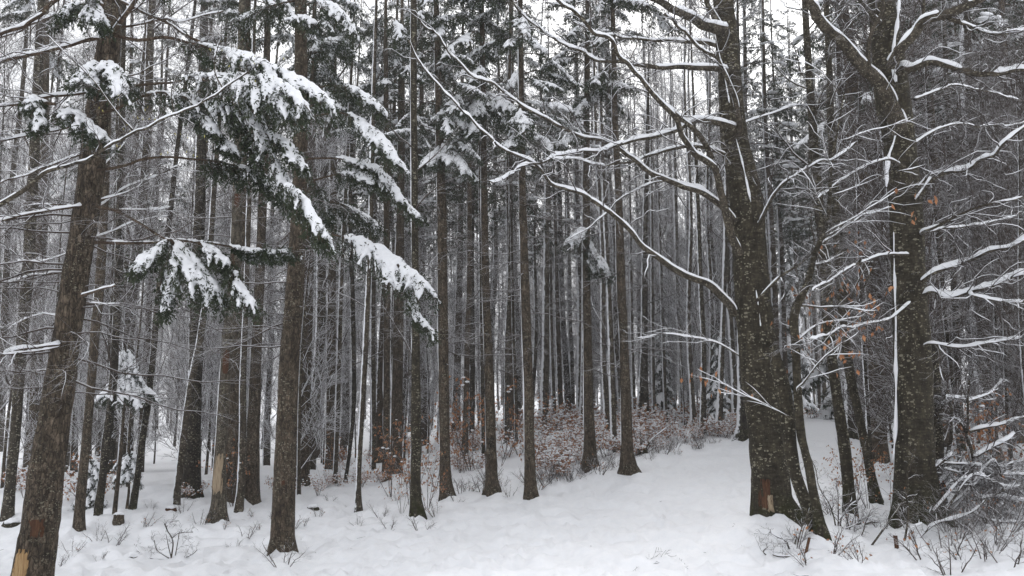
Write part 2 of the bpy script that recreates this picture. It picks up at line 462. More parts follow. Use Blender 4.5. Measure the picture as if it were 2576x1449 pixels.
# ------------------------------------------------------------------ the trees one can tell apart
# name, label, kind, distance, [(px, py, width)...] from the foot up, options.  crown: image row where live boughs begin
S, B = 'spruce_tree', 'beech_tree'
H = [
 (S, 'thick leaning spruce at left edge with yellow scraped wound low on its plated trunk', 'big', 9.5, [(72,1520,102),(82,1449,93),(113,1220,81),(145,1000,71),(186,724,62),(222,500,60),(251,250,56),(275,100,51),(284,0,48)], dict(dead=34, dz=(520,1000), crown=-60, nb=6)),
 (B, 'pale flecked grey trunk left of the thick leaning spruce', 'fleck', 18, [(17,1303,28),(30,1180,24),(41,1060,24),(47,958,25),(60,800,26),(75,600,26),(85,400,24),(95,200,22)], {}),
 (S, 'dark straight trunk half hidden behind the lower thick leaning spruce', 'spruce', 25, [(76,1215,27),(86,1080,26),(92,950,26),(100,700,25),(108,400,24),(112,100,22)], dict(dead=10, crown=150)),
 (S, 'thin leaning spruce pole just right of the thick leaning spruce', 'spruce', 16, [(196,1329,26),(210,1180,22),(228,980,20),(240,830,22),(250,724,22),(262,520,20),(270,300,18)], dict(dead=10, crown=-80)),
 (B, 'curved dark stem behind the small grey stump', 'dark', 17, [(247,1290,21),(258,1200,19),(266,1120,21),(278,1030,20),(288,900,18),(293,780,16),(297,600,15),(303,400,14)], {}),
 (B, 'straight dark trunk behind the young snowy spruce crown', 'dark', 24, [(270,1190,30),(279,1060,28),(285,900,28),(294,724,28),(300,500,26),(303,250,22)], dict(dead=8)),
 (B, 'slim dark stem leaning right beside the young snowy spruce crown', 'dark', 18, [(334,1278,18),(347,1190,16),(360,1090,16),(372,1014,16),(386,880,15),(400,724,14),(425,560,13),(445,380,11),(462,250,10)], {}),
 (B, 'broad black trunk with swollen foot among the left trees', 'dark', 21, [(476,1250,52),(482,1180,44),(487,1050,36),(492,900,34),(496,724,34),(503,500,26),(508,300,24),(512,100,22)], {}),
 (B, 'slim leaning stem crossing in front of the broad black trunk', 'plain', 19.5, [(442,1262,17),(452,1180,17),(468,1050,18),(487,930,18),(502,860,17),(518,740,15),(530,600,14),(540,450,13)], {}),
 (S, 'grey spruce with a strip of pale bare wood on its flaking trunk', 'broken', 17, [(547,1308,44),(550,1270,36),(552,1200,33),(555,1130,27),(562,1020,27),(572,880,27),(583,770,28),(592,660,27),(597,500,25),(602,330,22),(606,150,20)], dict(dead=12, crown=-40)),
 (S, 'spruce trunk directly behind the trunk with pale bare wood', 'spruce', 20, [(577,1260,40),(582,1180,34),(591,1000,28),(600,830,26),(606,700,24),(614,500,20),(620,250,17),(623,50,15)], dict(dead=10, crown=60)),
 (B, 'thin trunk squeezed between two spruces right of the pale bare wood', 'plain', 19, [(600,1281,23),(606,1220,20),(610,1100,18),(611,950,17),(617,800,14),(622,650,13),(628,450,12)], {}),
 (S, 'sturdy spruce trunk third left of the nearest straight middle spruce', 'spruce', 20.5, [(630,1266,46),(634,1200,38),(639,1030,29),(645,880,27),(652,724,24),(661,500,22),(667,350,20),(671,150,17)], dict(dead=12, crown=130)),
 (S, 'nearest straight spruce left of centre with scaly grey trunk', 'spruce', 13, [(710,1374,62),(711,1330,58),(716,1200,54),(722,1050,51),(730,874,48),(742,724,44),(750,560,38),(755,400,35),(757,200,32),(757,0,29)], dict(dead=16, dz=(300,900), crown=-140, nb=5)),
 (S, 'slim spruce just behind the nearest straight spruce', 'spruce', 22, [(745,1219,17),(750,1100,16),(757,950,16),(766,780,15),(773,600,14),(778,400,13)], dict(dead=8, crown=200)),
 (S, 'medium spruce trunk right of the nearest straight spruce', 'spruce', 23, [(764,1222,28),(768,1120,22),(772,1000,20),(777,800,20),(781,600,19),(785,400,18),(788,200,16)], dict(dead=12, crown=240, nb=16)),
 (B, 'thin pole standing far behind between two middle spruces', 'plain', 30, [(789,1187,11),(795,1060,10),(803,900,9),(811,700,8),(820,450,8)], {}),
 (S, 'straight spruce trunk beneath the big fan of snowy boughs', 'spruce', 27, [(829,1182,22),(831,1050,21),(833,880,22),(835,724,20),(838,500,18),(840,250,16)], dict(dead=10, crown=330, nb=18)),
 (B, 'thin bent stem right below the big fan of snowy boughs', 'plain', 23.5, [(842,1224,14),(847,1100,12),(853,900,12),(858,724,11),(868,500,10),(878,300,9)], {}),
 (B, 'dark wavy slender stem beside the thin bent stem', 'dark', 25, [(868,1216,9),(880,1130,10),(890,1010,11),(889,880,12),(886,724,12),(880,560,11),(884,400,10)], {}),
 (B, 'slender mottled stem with foot nearest camera among the thin middle poles', 'plain', 18.2, [(901,1271,17),(902,1200,13),(908,1080,13),(918,900,14),(926,724,13),(934,500,12),(938,300,11)], dict(limbs=6)),
 (B, 'plain slender trunk left of the twin middle spruces', 'plain', 28, [(939,1187,13),(940,1060,13),(938,900,13),(939,724,12),(942,500,11)], {}),
 (S, 'reddish brown spruce forming left half of the middle twins', 'spruce', 24, [(971,1213,22),(972,1080,18),(973,900,17),(973,724,17),(972,560,15),(972,400,14),(971,200,12)], dict(dead=12, crown=350, nb=18)),
 (S, 'thicker spruce forming right half of the middle twins', 'spruce', 27, [(996,1197,32),(998,1060,29),(1001,880,27),(1004,724,26),(1007,560,20),(1009,400,18),(1010,200,16)], dict(dead=12, crown=400, nb=18)),
 (B, 'dark mossy beech foot ringed by brown leaf twigs near the middle', 'beech', 16, [(1050,1292,32),(1045,1220,27),(1047,1100,26),(1046,1000,24),(1046,864,20),(1045,700,18),(1043,500,17),(1041,250,16),(1041,0,15)], dict(limbs=7)),
 (S, 'straight spruce trunk with mossy green foot right of the dark mossy beech', 'spruce', 18, [(1124,1245,33),(1120,1180,28),(1117,1000,26),(1115,860,26),(1113,700,25),(1112,560,24),(1107,380,20),(1101,150,16)], dict(dead=16, crown=390, nb=24)),
 (S, 'slim spruce standing far behind between two straight middle trunks', 'spruce', 27, [(1168,1161,18),(1172,1040,15),(1176,850,14),(1181,700,13),(1181,450,12),(1182,250,10)], dict(dead=10, crown=330, nb=18)),
 (B, 'dark trunk peeking out behind the slim far middle spruce', 'dark', 33, [(1186,1120,16),(1187,1000,15),(1188,860,14),(1186,650,13),(1190,400,12)], {}),
 (S, 'spruce trunk with black scar low on its right side at picture middle', 'spruce', 18.5, [(1240,1235,40),(1237,1200,31),(1233,1050,25),(1228,880,22),(1222,724,20),(1218,500,17),(1216,300,15),(1213,100,13)], dict(dead=18, crown=330, nb=26)),
 (B, 'thin trunk hugging left side of the spruce with black scar', 'dark', 27, [(1216,1162,12),(1214,1000,11),(1212,850,11),(1210,650,10),(1208,400,9)], {}),
 (B, 'pale speckled thin trunk between the two centre spruces', 'fleck', 30, [(1274,1115,13),(1274,1000,12),(1275,870,12),(1281,724,10),(1283,520,9),(1287,300,8)], {}),
 (B, 'thin dark pole left against the tall straight centre spruce', 'dark', 29, [(1299,1121,9),(1297,980,9),(1292,850,8),(1288,650,7)], {}),
 (S, 'tall straight centre spruce standing alone at the edge of the snowy ride', 'spruce', 18, [(1335,1249,36),(1333,1190,29),(1329,1000,26),(1325,850,24),(1321,724,23),(1316,560,20),(1313,400,17),(1310,150,14),(1309,0,12)], dict(dead=20, crown=360, nb=26)),
 (B, 'smooth grey trunk behind the brown leaf thicket right of centre', 'plain', 34, [(1369,1086,24),(1371,960,20),(1373,840,18),(1374,724,17),(1375,560,14),(1378,350,13)], {}),
 (B, 'thin trunk close beside the smooth grey trunk behind the thicket', 'plain', 36, [(1395,1076,12),(1390,940,10),(1386,800,9),(1384,600,8)], {}),
 (B, 'dark slightly curved trunk rising from the top of the brown thicket', 'dark', 41, [(1430,1046,20),(1425,950,17),(1419,850,15),(1412,700,14),(1408,500,12)], {}),
 (B, 'slender trunk paired behind the dark curved thicket trunk', 'plain', 44, [(1441,1042,14),(1438,930,13),(1433,800,13),(1430,600,11)], {}),
 (S, 'spruce with drooping bough halfway up left of the ride corner spruce', 'spruce', 21, [(1485,1166,36),(1484,1120,30),(1480,1000,26),(1478,850,22),(1476,724,20),(1475,500,18),(1476,300,15),(1477,150,13)], dict(dead=18, crown=300, nb=24)),
 (B, 'thin trunk standing between the two spruces at the ride corner', 'plain', 24, [(1545,1130,17),(1541,1020,16),(1537,880,16),(1531,724,12),(1520,500,11),(1512,300,9)], {}),
 (S, 'ride corner spruce with foot slanting right into the open snow', 'spruce', 20, [(1583,1183,42),(1578,1140,33),(1574,1000,27),(1569,850,23),(1563,724,23),(1556,500,19),(1547,300,16),(1543,100,13)], dict(dead=18, crown=190, nb=20)),
 (B, 'thin pole behind right of the ride corner spruce', 'plain', 36, [(1597,1072,12),(1593,960,10),(1589,820,9),(1586,600,8)], {}),
 (B, 'thick black trunk behind the snowy coppice stump', 'dark', 33, [(1618,1078,36),(1617,1020,32),(1619,930,22),(1621,840,18),(1621,724,17),(1623,560,14),(1628,350,12)], {}),
 (B, 'slim grey pole right behind the thick black trunk', 'plain', 35, [(1646,1076,11),(1643,960,10),(1641,820,9),(1640,600,8)], {}),
 (B, 'leaning slim pole in the pale gap left of the big leaning beech', 'plain', 37, [(1676,1066,11),(1671,950,10),(1666,800,9),(1660,600,8)], {}),
 (B, 'tall slim pole in middle of the pale gap', 'plain', 36, [(1716,1060,13),(1712,950,13),(1708,830,12),(1703,700,11),(1698,450,10)], {}),
 (B, 'white speckled trunk rising from brown leaf heap beside the ride', 'fleck', 28, [(1767,1096,20),(1769,1000,15),(1770,880,14),(1763,724,12),(1757,560,11),(1750,400,10)], {}),
 (B, 'leaning dark slim trunk nearest left side of the big leaning beech', 'plain', 29, [(1808,1092,23),(1812,990,15),(1815,900,14),(1822,724,12),(1826,560,11),(1828,400,10)], {}),
 (S, 'dark trunk with wide foot hiding behind the big leaning beech', 'dark', 26, [(1871,1098,38),(1870,1020,29),(1868,900,26),(1866,724,24),(1862,500,22)], dict(dead=4)),
 (B, 'big leaning beech beside the ride with torn rust wound at its foot', 'beechA', 11.5, [(1946,1306,118),(1938,1260,100),(1935,1200,93),(1929,1120,92),(1917,1024,86),(1905,874,92),(1891,724,86),(1876,500,80),(1848,350,66),(1836,200,56),(1824,60,52),(1815,-60,46)], {}),
 (B, 'snaking slim beech leaning left onto the big leaning beech', 'beech', 10.2, [(2062,1361,34),(2040,1300,30),(2017,1240,30),(2000,1190,30),(1990,1140,32),(1982,1060,34),(1975,1000,36),(1960,940,34),(1945,880,26)], dict(top=0)),
 (B, 'forked thin beech with dead leaves whose foot joins the snaking slim beech', 'beech', 10.0, [(2068,1357,32),(2056,1290,24),(2044,1230,22),(2036,1180,22),(2024,1130,20),(2015,1085,22),(2006,980,20),(2002,874,21),(1998,790,22),(2030,715,17),(2050,640,13),(2082,550,11),(2090,420,9)], dict(limbs=12, leaf=1, top=1.0)),
 (B, 'knobbly beech stem with orange leaves in front of the dark spruce', 'beech', 12.5, [(2140,1279,32),(2134,1220,28),(2124,1124,28),(2112,1040,26),(2102,974,25),(2092,900,25),(2083,800,28),(2075,650,26),(2058,500,24),(2043,300,20),(2030,100,16),(2022,-40,14)], dict(limbs=12, leaf=1)),
 (B, 'slanting slim trunk between the knobbly stem and the dark spruce', 'beech', 14, [(2198,1241,26),(2190,1190,22),(2178,1124,22),(2166,1070,20),(2156,1024,20),(2140,950,23),(2125,850,24),(2117,724,24),(2105,560,22),(2092,350,18),(2085,150,15)], dict(limbs=8)),
 (S, 'dark red brown spruce left behind the massive forked beech', 'spruce', 19, [(2212,1156,44),(2211,1090,38),(2207,960,42),(2201,850,42),(2195,724,44),(2180,560,42),(2162,420,40),(2145,225,38),(2118,20,28)], dict(dead=14, crown=330, nb=24)),
 (B, 'far trunk behind the knobbly stem at end of the ride', 'dark', 24, [(2142,1106,28),(2138,1010,24),(2134,880,24),(2130,724,22),(2120,500,20)], {}),
 (B, 'massive forked beech with snow laden limbs at right', 'beechB', 11.5, [(2306,1292,112),(2302,1240,102),(2301,1150,92),(2298,1000,88),(2294,880,86),(2287,724,80),(2277,500,75),(2268,400,72),(2258,320,78),(2243,230,80),(2232,120,70),(2216,0,62),(2205,-80,55)], {}),
 (B, 'mossy trunk leaning on right side of the massive forked beech', 'dark', 12.3, [(2360,1276,42),(2357,1200,34),(2357,1110,30),(2353,1000,28),(2350,930,30),(2349,860,28)], dict(top=.02)),
 (S, 'dark trunk with broad foot right of the mossy leaning trunk', 'dark', 18, [(2496,1160,46),(2490,1100,38),(2480,1010,36),(2467,900,37),(2457,724,36),(2446,500,32),(2436,250,28)], dict(dead=10)),
 (S, 'dim spruce at right edge behind the snowy tangle', 'spruce', 23, [(2556,1118,38),(2552,1000,34),(2546,850,32),(2540,650,30),(2532,400,28)], dict(dead=12, crown=200)),
 (B, 'slim snow streaked trunk between massive beech and broad foot trunk', 'beech', 20, [(2418,1130,20),(2412,1000,17),(2405,850,16),(2398,650,15),(2388,400,13),(2380,200,12)], dict(limbs=6)),
]
# ------------------------------------------------------------------ ground: one snow sheet, its lie taken from where the trees stand
ctrl = [at(h[4][0][0], h[4][0][1] - 4, h[3]) for h in H]
for px, py, d in [(0,1449,9.0),(640,1449,8.2),(1288,1449,7.6),(1930,1449,7.2),(2576,1449,7.0),(640,1186,27),(60,1190,40),(300,1184,36),
                  (450,1176,42),(1000,1140,46),(1250,1070,50),(1700,1033,50),(1850,1040,42),(2050,1048,42),(2250,1058,40),(2450,1080,32),
                  (2576,1086,28),(1800,1120,26),(2050,1100,26),(1450,1330,11.5),(1750,1330,11),(1700,1180,19)]:
    ctrl.append(at(px, py, d))
for c in [(-8,0,-2.2),(0,0,-1.62),(8,0,-1.5),(0,-15,-1.6),(-15,-10,-2.4),(15,-10,-1.4),(-30,10,-3.6),(30,15,-1.3),(-42,42,-4.6),(44,44,-1.2),(0,60,-2.4),(20,58,-1.7),(-22,58,-4.4)]:
    ctrl.append(np.array(c, float))
ctrl = np.array(ctrl)
def _k(r2): return np.where(r2 > 1e-9, .5 * r2 * np.log(np.maximum(r2, 1e-9)), 0)
_n = len(ctrl)
_X = ctrl[:, :2] / 20
_K = _k(((_X[:, None] - _X[None]) ** 2).sum(-1)) + np.eye(_n) * .004
_Pm = np.hstack([np.ones((_n, 1)), _X])
_sol = np.linalg.solve(np.block([[_K, _Pm], [_Pm.T, np.zeros((3, 3))]]), np.concatenate([ctrl[:, 2], np.zeros(3)]))
FEET = np.array([at(h[4][0][0], h[4][0][1], h[3])[:2] for h in H])
FEETW = np.array([h[4][0][2] * h[3] / F for h in H])
def ground(x, y, micro=True):
    x = np.atleast_1d(np.asarray(x, float)); y = np.atleast_1d(np.asarray(y, float))
    r = np.hypot(x, y); s = np.where(r > 58, 58 / np.maximum(r, 1e-6), 1)
    X = np.stack([x * s, y * s], -1) / 20
    z = np.empty(len(x))
    for i in range(0, len(x), 20000):
        Q = X[i:i + 20000]
        z[i:i + 20000] = _k(((Q[:, None] - _X[None]) ** 2).sum(-1)) @ _sol[:_n] + _sol[_n] + Q @ _sol[_n + 1:]
    z = z + np.clip(r - 70, 0, 400) * .012 * np.clip((x / np.maximum(r, 1) + .6), 0, 1)
    if micro:
        fade = np.clip((60 - r) / 30, 0, 1)
        z = z + .06 * fade * fbm(x * .55, y * .55, 0, 3, 5) - .09 * fade * np.abs(noise(x * 1.5, y * 1.15, 0, 9)) ** .8 - .17 * np.clip((34 - r) / 14, 0, 1) * np.abs(noise(x * 3.1 + 7, y * 2.3, 0, 27)) ** .75 - .072 * np.clip((18 - r) / 5, 0, 1) * np.abs(noise(x * 6.3 + 7, y * 4.6, 0, 28)) ** .8
        near = r < 30
        if near.any():
            xn, yn = x[near], y[near]; zz = np.zeros(len(xn))
            for (fx, fy), fw in zip(FEET, FEETW):
                if fy > 30: continue
                q = np.hypot(xn - fx, yn - fy)
                zz += .07 * np.exp(-(q / (fw * .9 + .12)) ** 2)
            # the drift piled against the big beech, the trodden patch at the bottom
            p = at(1905, 1285, 10.9); zz += .17 * np.exp(-(((xn - p[0]) / .40) ** 2 + ((yn - p[1]) / .7) ** 2))
            p = at(800, 1415, 8.6)
            g = np.exp(-(((xn - p[0]) / .75) ** 2 + ((yn - p[1]) / .45) ** 2))
            zz += g * (.05 * fbm(xn * 7, yn * 7, 0, 3, 40) - .02)
            z[near] += zz
    return z
def gz(x, y): return float(ground(x, y)[0])
ang = np.concatenate([np.linspace(-math.pi, -.86, 40, endpoint=False), np.linspace(-.86, .86, 370), np.linspace(.86, math.pi, 41)[1:-1]])
rad = np.concatenate([np.linspace(.3, 5, 10, endpoint=False), np.geomspace(5, 30, 165, endpoint=False), np.geomspace(30, 900, 60)])
AA, RR_ = np.meshgrid(ang, rad, indexing='ij')
gx, gy = (RR_ * np.sin(AA)).ravel(), (RR_ * np.cos(AA)).ravel()
gzv = ground(gx, gy)
na, nr = len(ang), len(rad)
ii = np.arange(na * nr).reshape(na, nr)
a0, a1 = ii, np.roll(ii, -1, 0)
mb = MB()
mb.add(np.vstack([np.stack([gx, gy, gzv], -1), [[0, 0, gz(0, 0)]]]),
       np.stack([a0[:, :-1], a0[:, 1:], a1[:, 1:], a1[:, :-1]], -1).reshape(-1, 4)[:, ::-1],
       np.stack([np.full(na, na * nr), a0[:, 0], a1[:, 0]], -1)[:, ::-1])
g = part('snowy_ground', mb.mesh('snowy_ground', M_SNOW), kind='structure')

# ------------------------------------------------------------------ spruce boughs
def voxel_union(mb, size, seed):
    me = mb.mesh('snow_raw', M_CAP)
    o = bpy.data.objects.new('snow_raw', me); COL.objects.link(o)
    m = o.modifiers.new('r', 'REMESH'); m.mode = 'VOXEL'; m.voxel_size = size; m.use_smooth_shade = True
    s = o.modifiers.new('s', 'SMOOTH'); s.factor = .5; s.iterations = 4
    dg = bpy.context.evaluated_depsgraph_get()
    out = bpy.data.meshes.new_from_object(o.evaluated_get(dg))
    bpy.data.objects.remove(o); bpy.data.meshes.remove(me)
    n = len(out.vertices)
    co = np.empty(n * 3, np.float32); out.vertices.foreach_get('co', co); co = co.reshape(-1, 3).astype(float)
    no = np.empty(n * 3, np.float32); out.vertex_normals.foreach_get('vector', no); no = no.reshape(-1, 3)
    co = co + no * (fbm(co[:, 0] / size / 3.2, co[:, 1] / size / 3.2, co[:, 2] / size / 3.2, 3, seed) * size * .75 + size * .1)[:, None]
    out.vertices.foreach_set('co', co.astype(np.float32).ravel())
    out.polygons.foreach_set('use_smooth', np.ones(len(out.polygons), bool))
    if not out.materials: out.materials.append(M_CAP)
    out.update()
    return out
def bough(axis, width, seed, snow=1., t_snow=.3, t_leaf=.2, r0=.02, vox=.02, dens=1., nb=17, hang=.5, fat=.045, needle=.05, slump=0.):
    """one live spruce bough along axis: wood, hanging shoots set with needles, and snow lying over its fingers.
    returns (wood+needle MB, snow mesh or None)"""
    rng = np.random.default_rng(seed)
    K = 20
    ax = smooth_path(axis, K)
    ar = np.linspace(r0, r0 * .25, K)
    mbw = MB(); mbs = MB()
    tubes(mbw, ax, ar, 6, 0)
    T, A, Bv = frames(ax[None]); T, A = T[0], A[0]
    side = unit(np.cross(T, [0, 0, 1.]))
    ts = np.linspace(t_leaf, .985, nb)
    paths, rads, tt = [], [], []
    for i, t in enumerate(ts):
        f = t * (K - 1); j = min(int(f), K - 2); f -= j
        p = ax[j] * (1 - f) + ax[j + 1] * f
        prof = (.40 + .60 * math.sin(min(1, (t - t_leaf) / (1 - t_leaf) * 1.15 + .12) * math.pi * .92))
        for sg in (1, -1):
            L = width * prof * rng.uniform(.7, 1.25)
            d = unit(T[j] * rng.uniform(.35, .9) + side[j] * sg * rng.uniform(.55, 1.0) + np.array([0, 0, -rng.uniform(.05, .35) - slump]))
            Q = [p]; n = 6
            for s in range(n - 1):
                Q.append(Q[-1] + d * L / (n - 1))
                d = unit(d + np.array([0, 0, -hang * rng.uniform(.15, .45)]) + rng.normal(size=3) * .06)
            paths.append(Q); rads.append(np.linspace(.007, .003, n)); tt.append(t)
    P = np.array(paths); R = np.array(rads); tt = np.array(tt)
    tubes(mbw, P, R, 3, 0, False)
    # hanging shoots
    ns = max(3, int(6 * dens))
    Q, RQ = spawn(P, R, ns, .1, 1., .8, width * .55, 4, rng, 1, up=-1.6, wig=.12, flat=.3, lf=.4)
    Q2, RQ2 = spawn(ax[None], np.full((1, K), .004), int(nb * .75 * dens), t_leaf, 1, 1.3, width * .55, 4, rng, 1, up=-2.2, wig=.1, lf=.2)
    # needles on all shoots
    def clothe(PP, n, ln, wd):
        N, K0, _ = PP.shape
        t = rng.uniform(.05, 1., (N, n)) * (K0 - 1)
        i = np.clip(t.astype(int), 0, K0 - 2); f = (t - i)[..., None]; r = np.arange(N)[:, None]
        p = PP[r, i] * (1 - f) + PP[r, i + 1] * f
        d = unit(PP[r, i + 1] - PP[r, i])
        rd = rng.normal(size=d.shape)
        dd = unit(d * .8 + unit(rd - d * (rd * d).sum(-1, keepdims=True)) * .75 + np.array([0, 0, -.25]))
        leaves(mbw, p.reshape(-1, 3), dd.reshape(-1, 3), rng.uniform(.7, 1.3, N * n) * ln, wd, 1, rng, .1)
    clothe(P, int(12 * dens), needle, needle * .17)
    clothe(Q, int(9 * dens), needle, needle * .17)
    clothe(Q2, int(12 * dens), needle, needle * .17)
    ms = None
    if snow > 0:
        sel = tt > t_snow
        PS = P[sel]
        if len(PS):
            n = PS.shape[1]
            pf = np.array([.9, 1.05, 1.0, .85, .62, .3])
            RS = fat * snow * pf[None] * rng.uniform(.55, 1.25, (len(PS), n)) * np.clip((tt[sel] - t_snow) / .15 + .5, .4, 1)[:, None]
            keep = rng.uniform(0, 1, len(PS)) > .2
            PS, RS = PS[keep], RS[keep]
            # cap rides above the twig: squash the tube vertically
            tmp = MB(); tubes(tmp, PS * np.array([1, 1, 1 / .72]), RS, 8, 0)
            blobs(tmp, (PS * np.array([1, 1, 1 / .72])).reshape(-1, 3)[::2], np.repeat(RS.reshape(-1, 1)[::2], 3, 1) * 1.15, 0, rng)
            v = np.concatenate(tmp.v) * np.array([1, 1, .72]) + np.array([0, 0, fat * snow * .55])
            mbs.add(v, np.concatenate(tmp.q), np.concatenate(tmp.t))
            k0 = int(t_snow * (K - 1))
            axs = ax[k0:] + np.array([0, 0, r0 * .7 + fat * snow * .5])
            ra = fat * snow * .95 * (1 + .3 * rng.normal(size=len(axs))).clip(.6, 1.6); ra[0] *= .4; ra[-1] *= .5
            tubes(mbs, axs, ra, 8, 0)
            ms = voxel_union(mbs, vox, seed)
    return mbw, ms
MATS_BOUGH = [M_BRANCH_RED, M_NEEDLE]
# eight boughs used again and again on the spruces further in (axis along +x, two metres long)
PB = []
for i in range(8):
    r_ = np.random.default_rng(100 + i)
    dr = r_.uniform(.25, .6)
    ax = [(0, 0, 0), (.5, .02, .06), (1.0, r_.uniform(-.06, .06), .0 - dr * .25), (1.5, r_.uniform(-.1, .1), -dr * .7), (2.0, r_.uniform(-.15, .15), -dr * 1.35)]
    mbw, ms = bough(ax, r_.uniform(.45, .62), 200 + i, r_.uniform(.75, 1.05), .42, .22, .018, .032, .8, 14, .5, .050, .085)
    ms.name = 'bough_snow'
    PB.append((mbw, mbw.mesh('spruce_bough', MATS_BOUGH), ms))
def mesh_to_mb(me, m=0):
    n = len(me.vertices); co = np.empty(n * 3, np.float32); me.vertices.foreach_get('co', co)
    me.calc_loop_triangles()
    t = np.empty(len(me.loop_triangles) * 3, np.int32); me.loop_triangles.foreach_get('vertices', t)
    return MB().add(co.reshape(-1, 3), None, t.reshape(-1, 3), m)
# light snow for joined far crowns: caps only, few faces
def simple_snow(seed):
    rng = np.random.default_rng(seed); m = MB()
    n = 6
    x = rng.uniform(.7, 1.9, n)
    C = np.stack([x, rng.uniform(-.35, .35, n) * (1.2 - x * .3), .05 - (x / 2) ** 2 * .5 - rng.uniform(0, .1, n)], -1)
    blobs(m, C, np.stack([rng.uniform(.10, .22, n), rng.uniform(.06, .12, n), rng.uniform(.03, .05, n)], -1), 0, rng)
    return m
# dead lower branches (axis along +x, about 1.5 m)
PD = []
for i in range(7):
    r_ = np.random.default_rng(300 + i)
    x = np.linspace(0, 1.5, 9)
    zc = .16 * np.sin(x * 1.5) * r_.uniform(-1, 1.2) - .12 * (x / 1.5) ** 2 * r_.uniform(0, 2.2)
    P0 = np.stack([x, .16 * np.sin(x * r_.uniform(2, 4)) * r_.uniform(-1, 1), zc + .02 * np.sin(x * 9 + i)], -1)[None]
    R0 = np.linspace(.012, .003, 9)[None]
    m = MB(); tubes(m, P0, R0, 5, 0)
    P1, R1 = spawn(P0, R0, 16, .12, 1, .9, .68, 5, r_, .5, up=-.15, wig=.12, flat=.5)
    tubes(m, P1, R1, 3, 0, False)
    P2, R2 = spawn(P1, R1, 5, .2, 1, .8, .28, 4, r_, .6, up=-.1, wig=.15, flat=.4)
    tubes(m, P2, R2, 3, 0, False)
    PD.append(m.mesh('dead_branch', M_TWIG))
# ------------------------------------------------------------------ trunks
def trunk_line(poly, d, top=None, sink=.35):
    """centre line with radius from measured (px, py, width): 4 columns, from below ground to the top"""
    pts = []
    for px, py, wd in poly:
        p = at(px, py, d); pts.append([*p, wd * .5 * scale_at(px, py, d)])
    pts = np.array(pts)
    f = pts[0].copy(); dv = unit(pts[0, :3] - pts[1, :3])
    foot = np.array([*(f[:3] + dv * sink), f[3] * 1.02])
    ext = []
    if top is None: top = 16.0
    if top > 0:
        a, b = pts[-1], pts[max(0, len(pts) - 3)]
        dv = (a[:3] - b[:3]); dv = dv / dv[2]
        hh = top - a[2] if top > 3 else top
        for u in np.linspace(.2, 1, 5):
            ext.append([*(a[:3] + dv * hh * u), max(.008, a[3] * (1 - u * .97))])
    return np.vstack([foot[None], pts] + ([np.array(ext)] if ext else []))
def trunk_mesh(line, sides, ds, rough=.05, seed=1, flute=0.):
    L = np.linalg.norm(np.diff(line[:, :3], axis=0), axis=1).sum()
    n = max(8, int(L / ds))
    C = smooth_path(line, n); C[:, 3] = np.maximum(C[:, 3], .006)
    th = np.arange(sides) / sides * 2 * np.pi
    z = C[:, 2][:, None]
    r = C[:, 3][:, None] * (1 + rough * fbm(np.cos(th)[None] * 1.6 + seed, np.sin(th)[None] * 1.6, z * 2.2, 3, seed)
                            + rough * .6 * noise(np.cos(th)[None] * 5, np.sin(th)[None] * 5, z * 9, seed + 3))
    h = z - (line[1, 2])
    fl = np.exp(-np.clip(h, -.3, 9) / .22)
    r = r * (1 + fl * (.15 + .32 * np.clip(noise(np.cos(th)[None] * 2.1, np.sin(th)[None] * 2.1, z * .4, seed + 7), -.3, 1)))
    if flute:
        r = r * (1 + flute * np.sin(th[None] * 3 + seed + z * .35) * np.clip(.4 + .6 * np.exp(-h / 1.5), 0, 1))
    T = unit(np.gradient(C[:, :3], axis=0))
    A = unit(np.cross(T, [0, 1., 0])); Bv = np.cross(T, A)
    V = C[:, None, :3] + r[..., None] * (A[:, None] * np.cos(th)[None, :, None] + Bv[:, None] * np.sin(th)[None, :, None])
    idx = np.arange(n * sides).reshape(n, sides)
    a = idx[:-1]; b = np.roll(idx, -1, 1)[:-1]; c = np.roll(idx, -1, 1)[1:]; d = idx[1:]
    m = MB(); m.add(V, np.stack([a, b, c, d], -1).reshape(-1, 4), np.stack([np.repeat(idx[-1, :1], sides - 2), idx[-1, 1:-1], idx[-1, 2:]], -1))
    return m, C
def radius_at(C, z):
    i = np.argmin(np.abs(C[:, 2] - z)); return C[i, :3], C[i, 3]
def row_z(poly, d, py):
    """height of image row py on a tree at distance d"""
    return at(CX, py, d)[2]
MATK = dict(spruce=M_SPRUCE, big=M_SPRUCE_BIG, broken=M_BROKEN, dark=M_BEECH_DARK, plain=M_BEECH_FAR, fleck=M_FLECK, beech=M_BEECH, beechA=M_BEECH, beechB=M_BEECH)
TREE = {}
def snow_streak(C, z0, z1, azim, wid, seed, parent, base):
    """snow blown onto one side of a trunk: a broken raised ribbon"""
    rng = np.random.default_rng(seed)
    sel = C[(C[:, 2] > z0) & (C[:, 2] < z1)]
    if len(sel) < 4: return
    L = smooth_path(sel, max(12, int((z1 - z0) / .15)))
    a = azim + .35 * noise(L[:, 2] * .6, seed, 0, seed)
    P = L[:, :3] + np.stack([np.cos(a), np.sin(a), 0 * a], -1) * (L[:, 3] * .99)[:, None]
    n = fbm(L[:, 2] * 2.3, seed, .3, 3, seed + 1)
    R = wid * np.clip(.75 + 1.0 * n, 0.05, 1.7); R[0] = R[-1] = .002
    m = MB(); tubes(m, P, R, 6, 0)
    part('snow_streak', m.mesh('snow_streak', M_CAP, origin=base), parent)
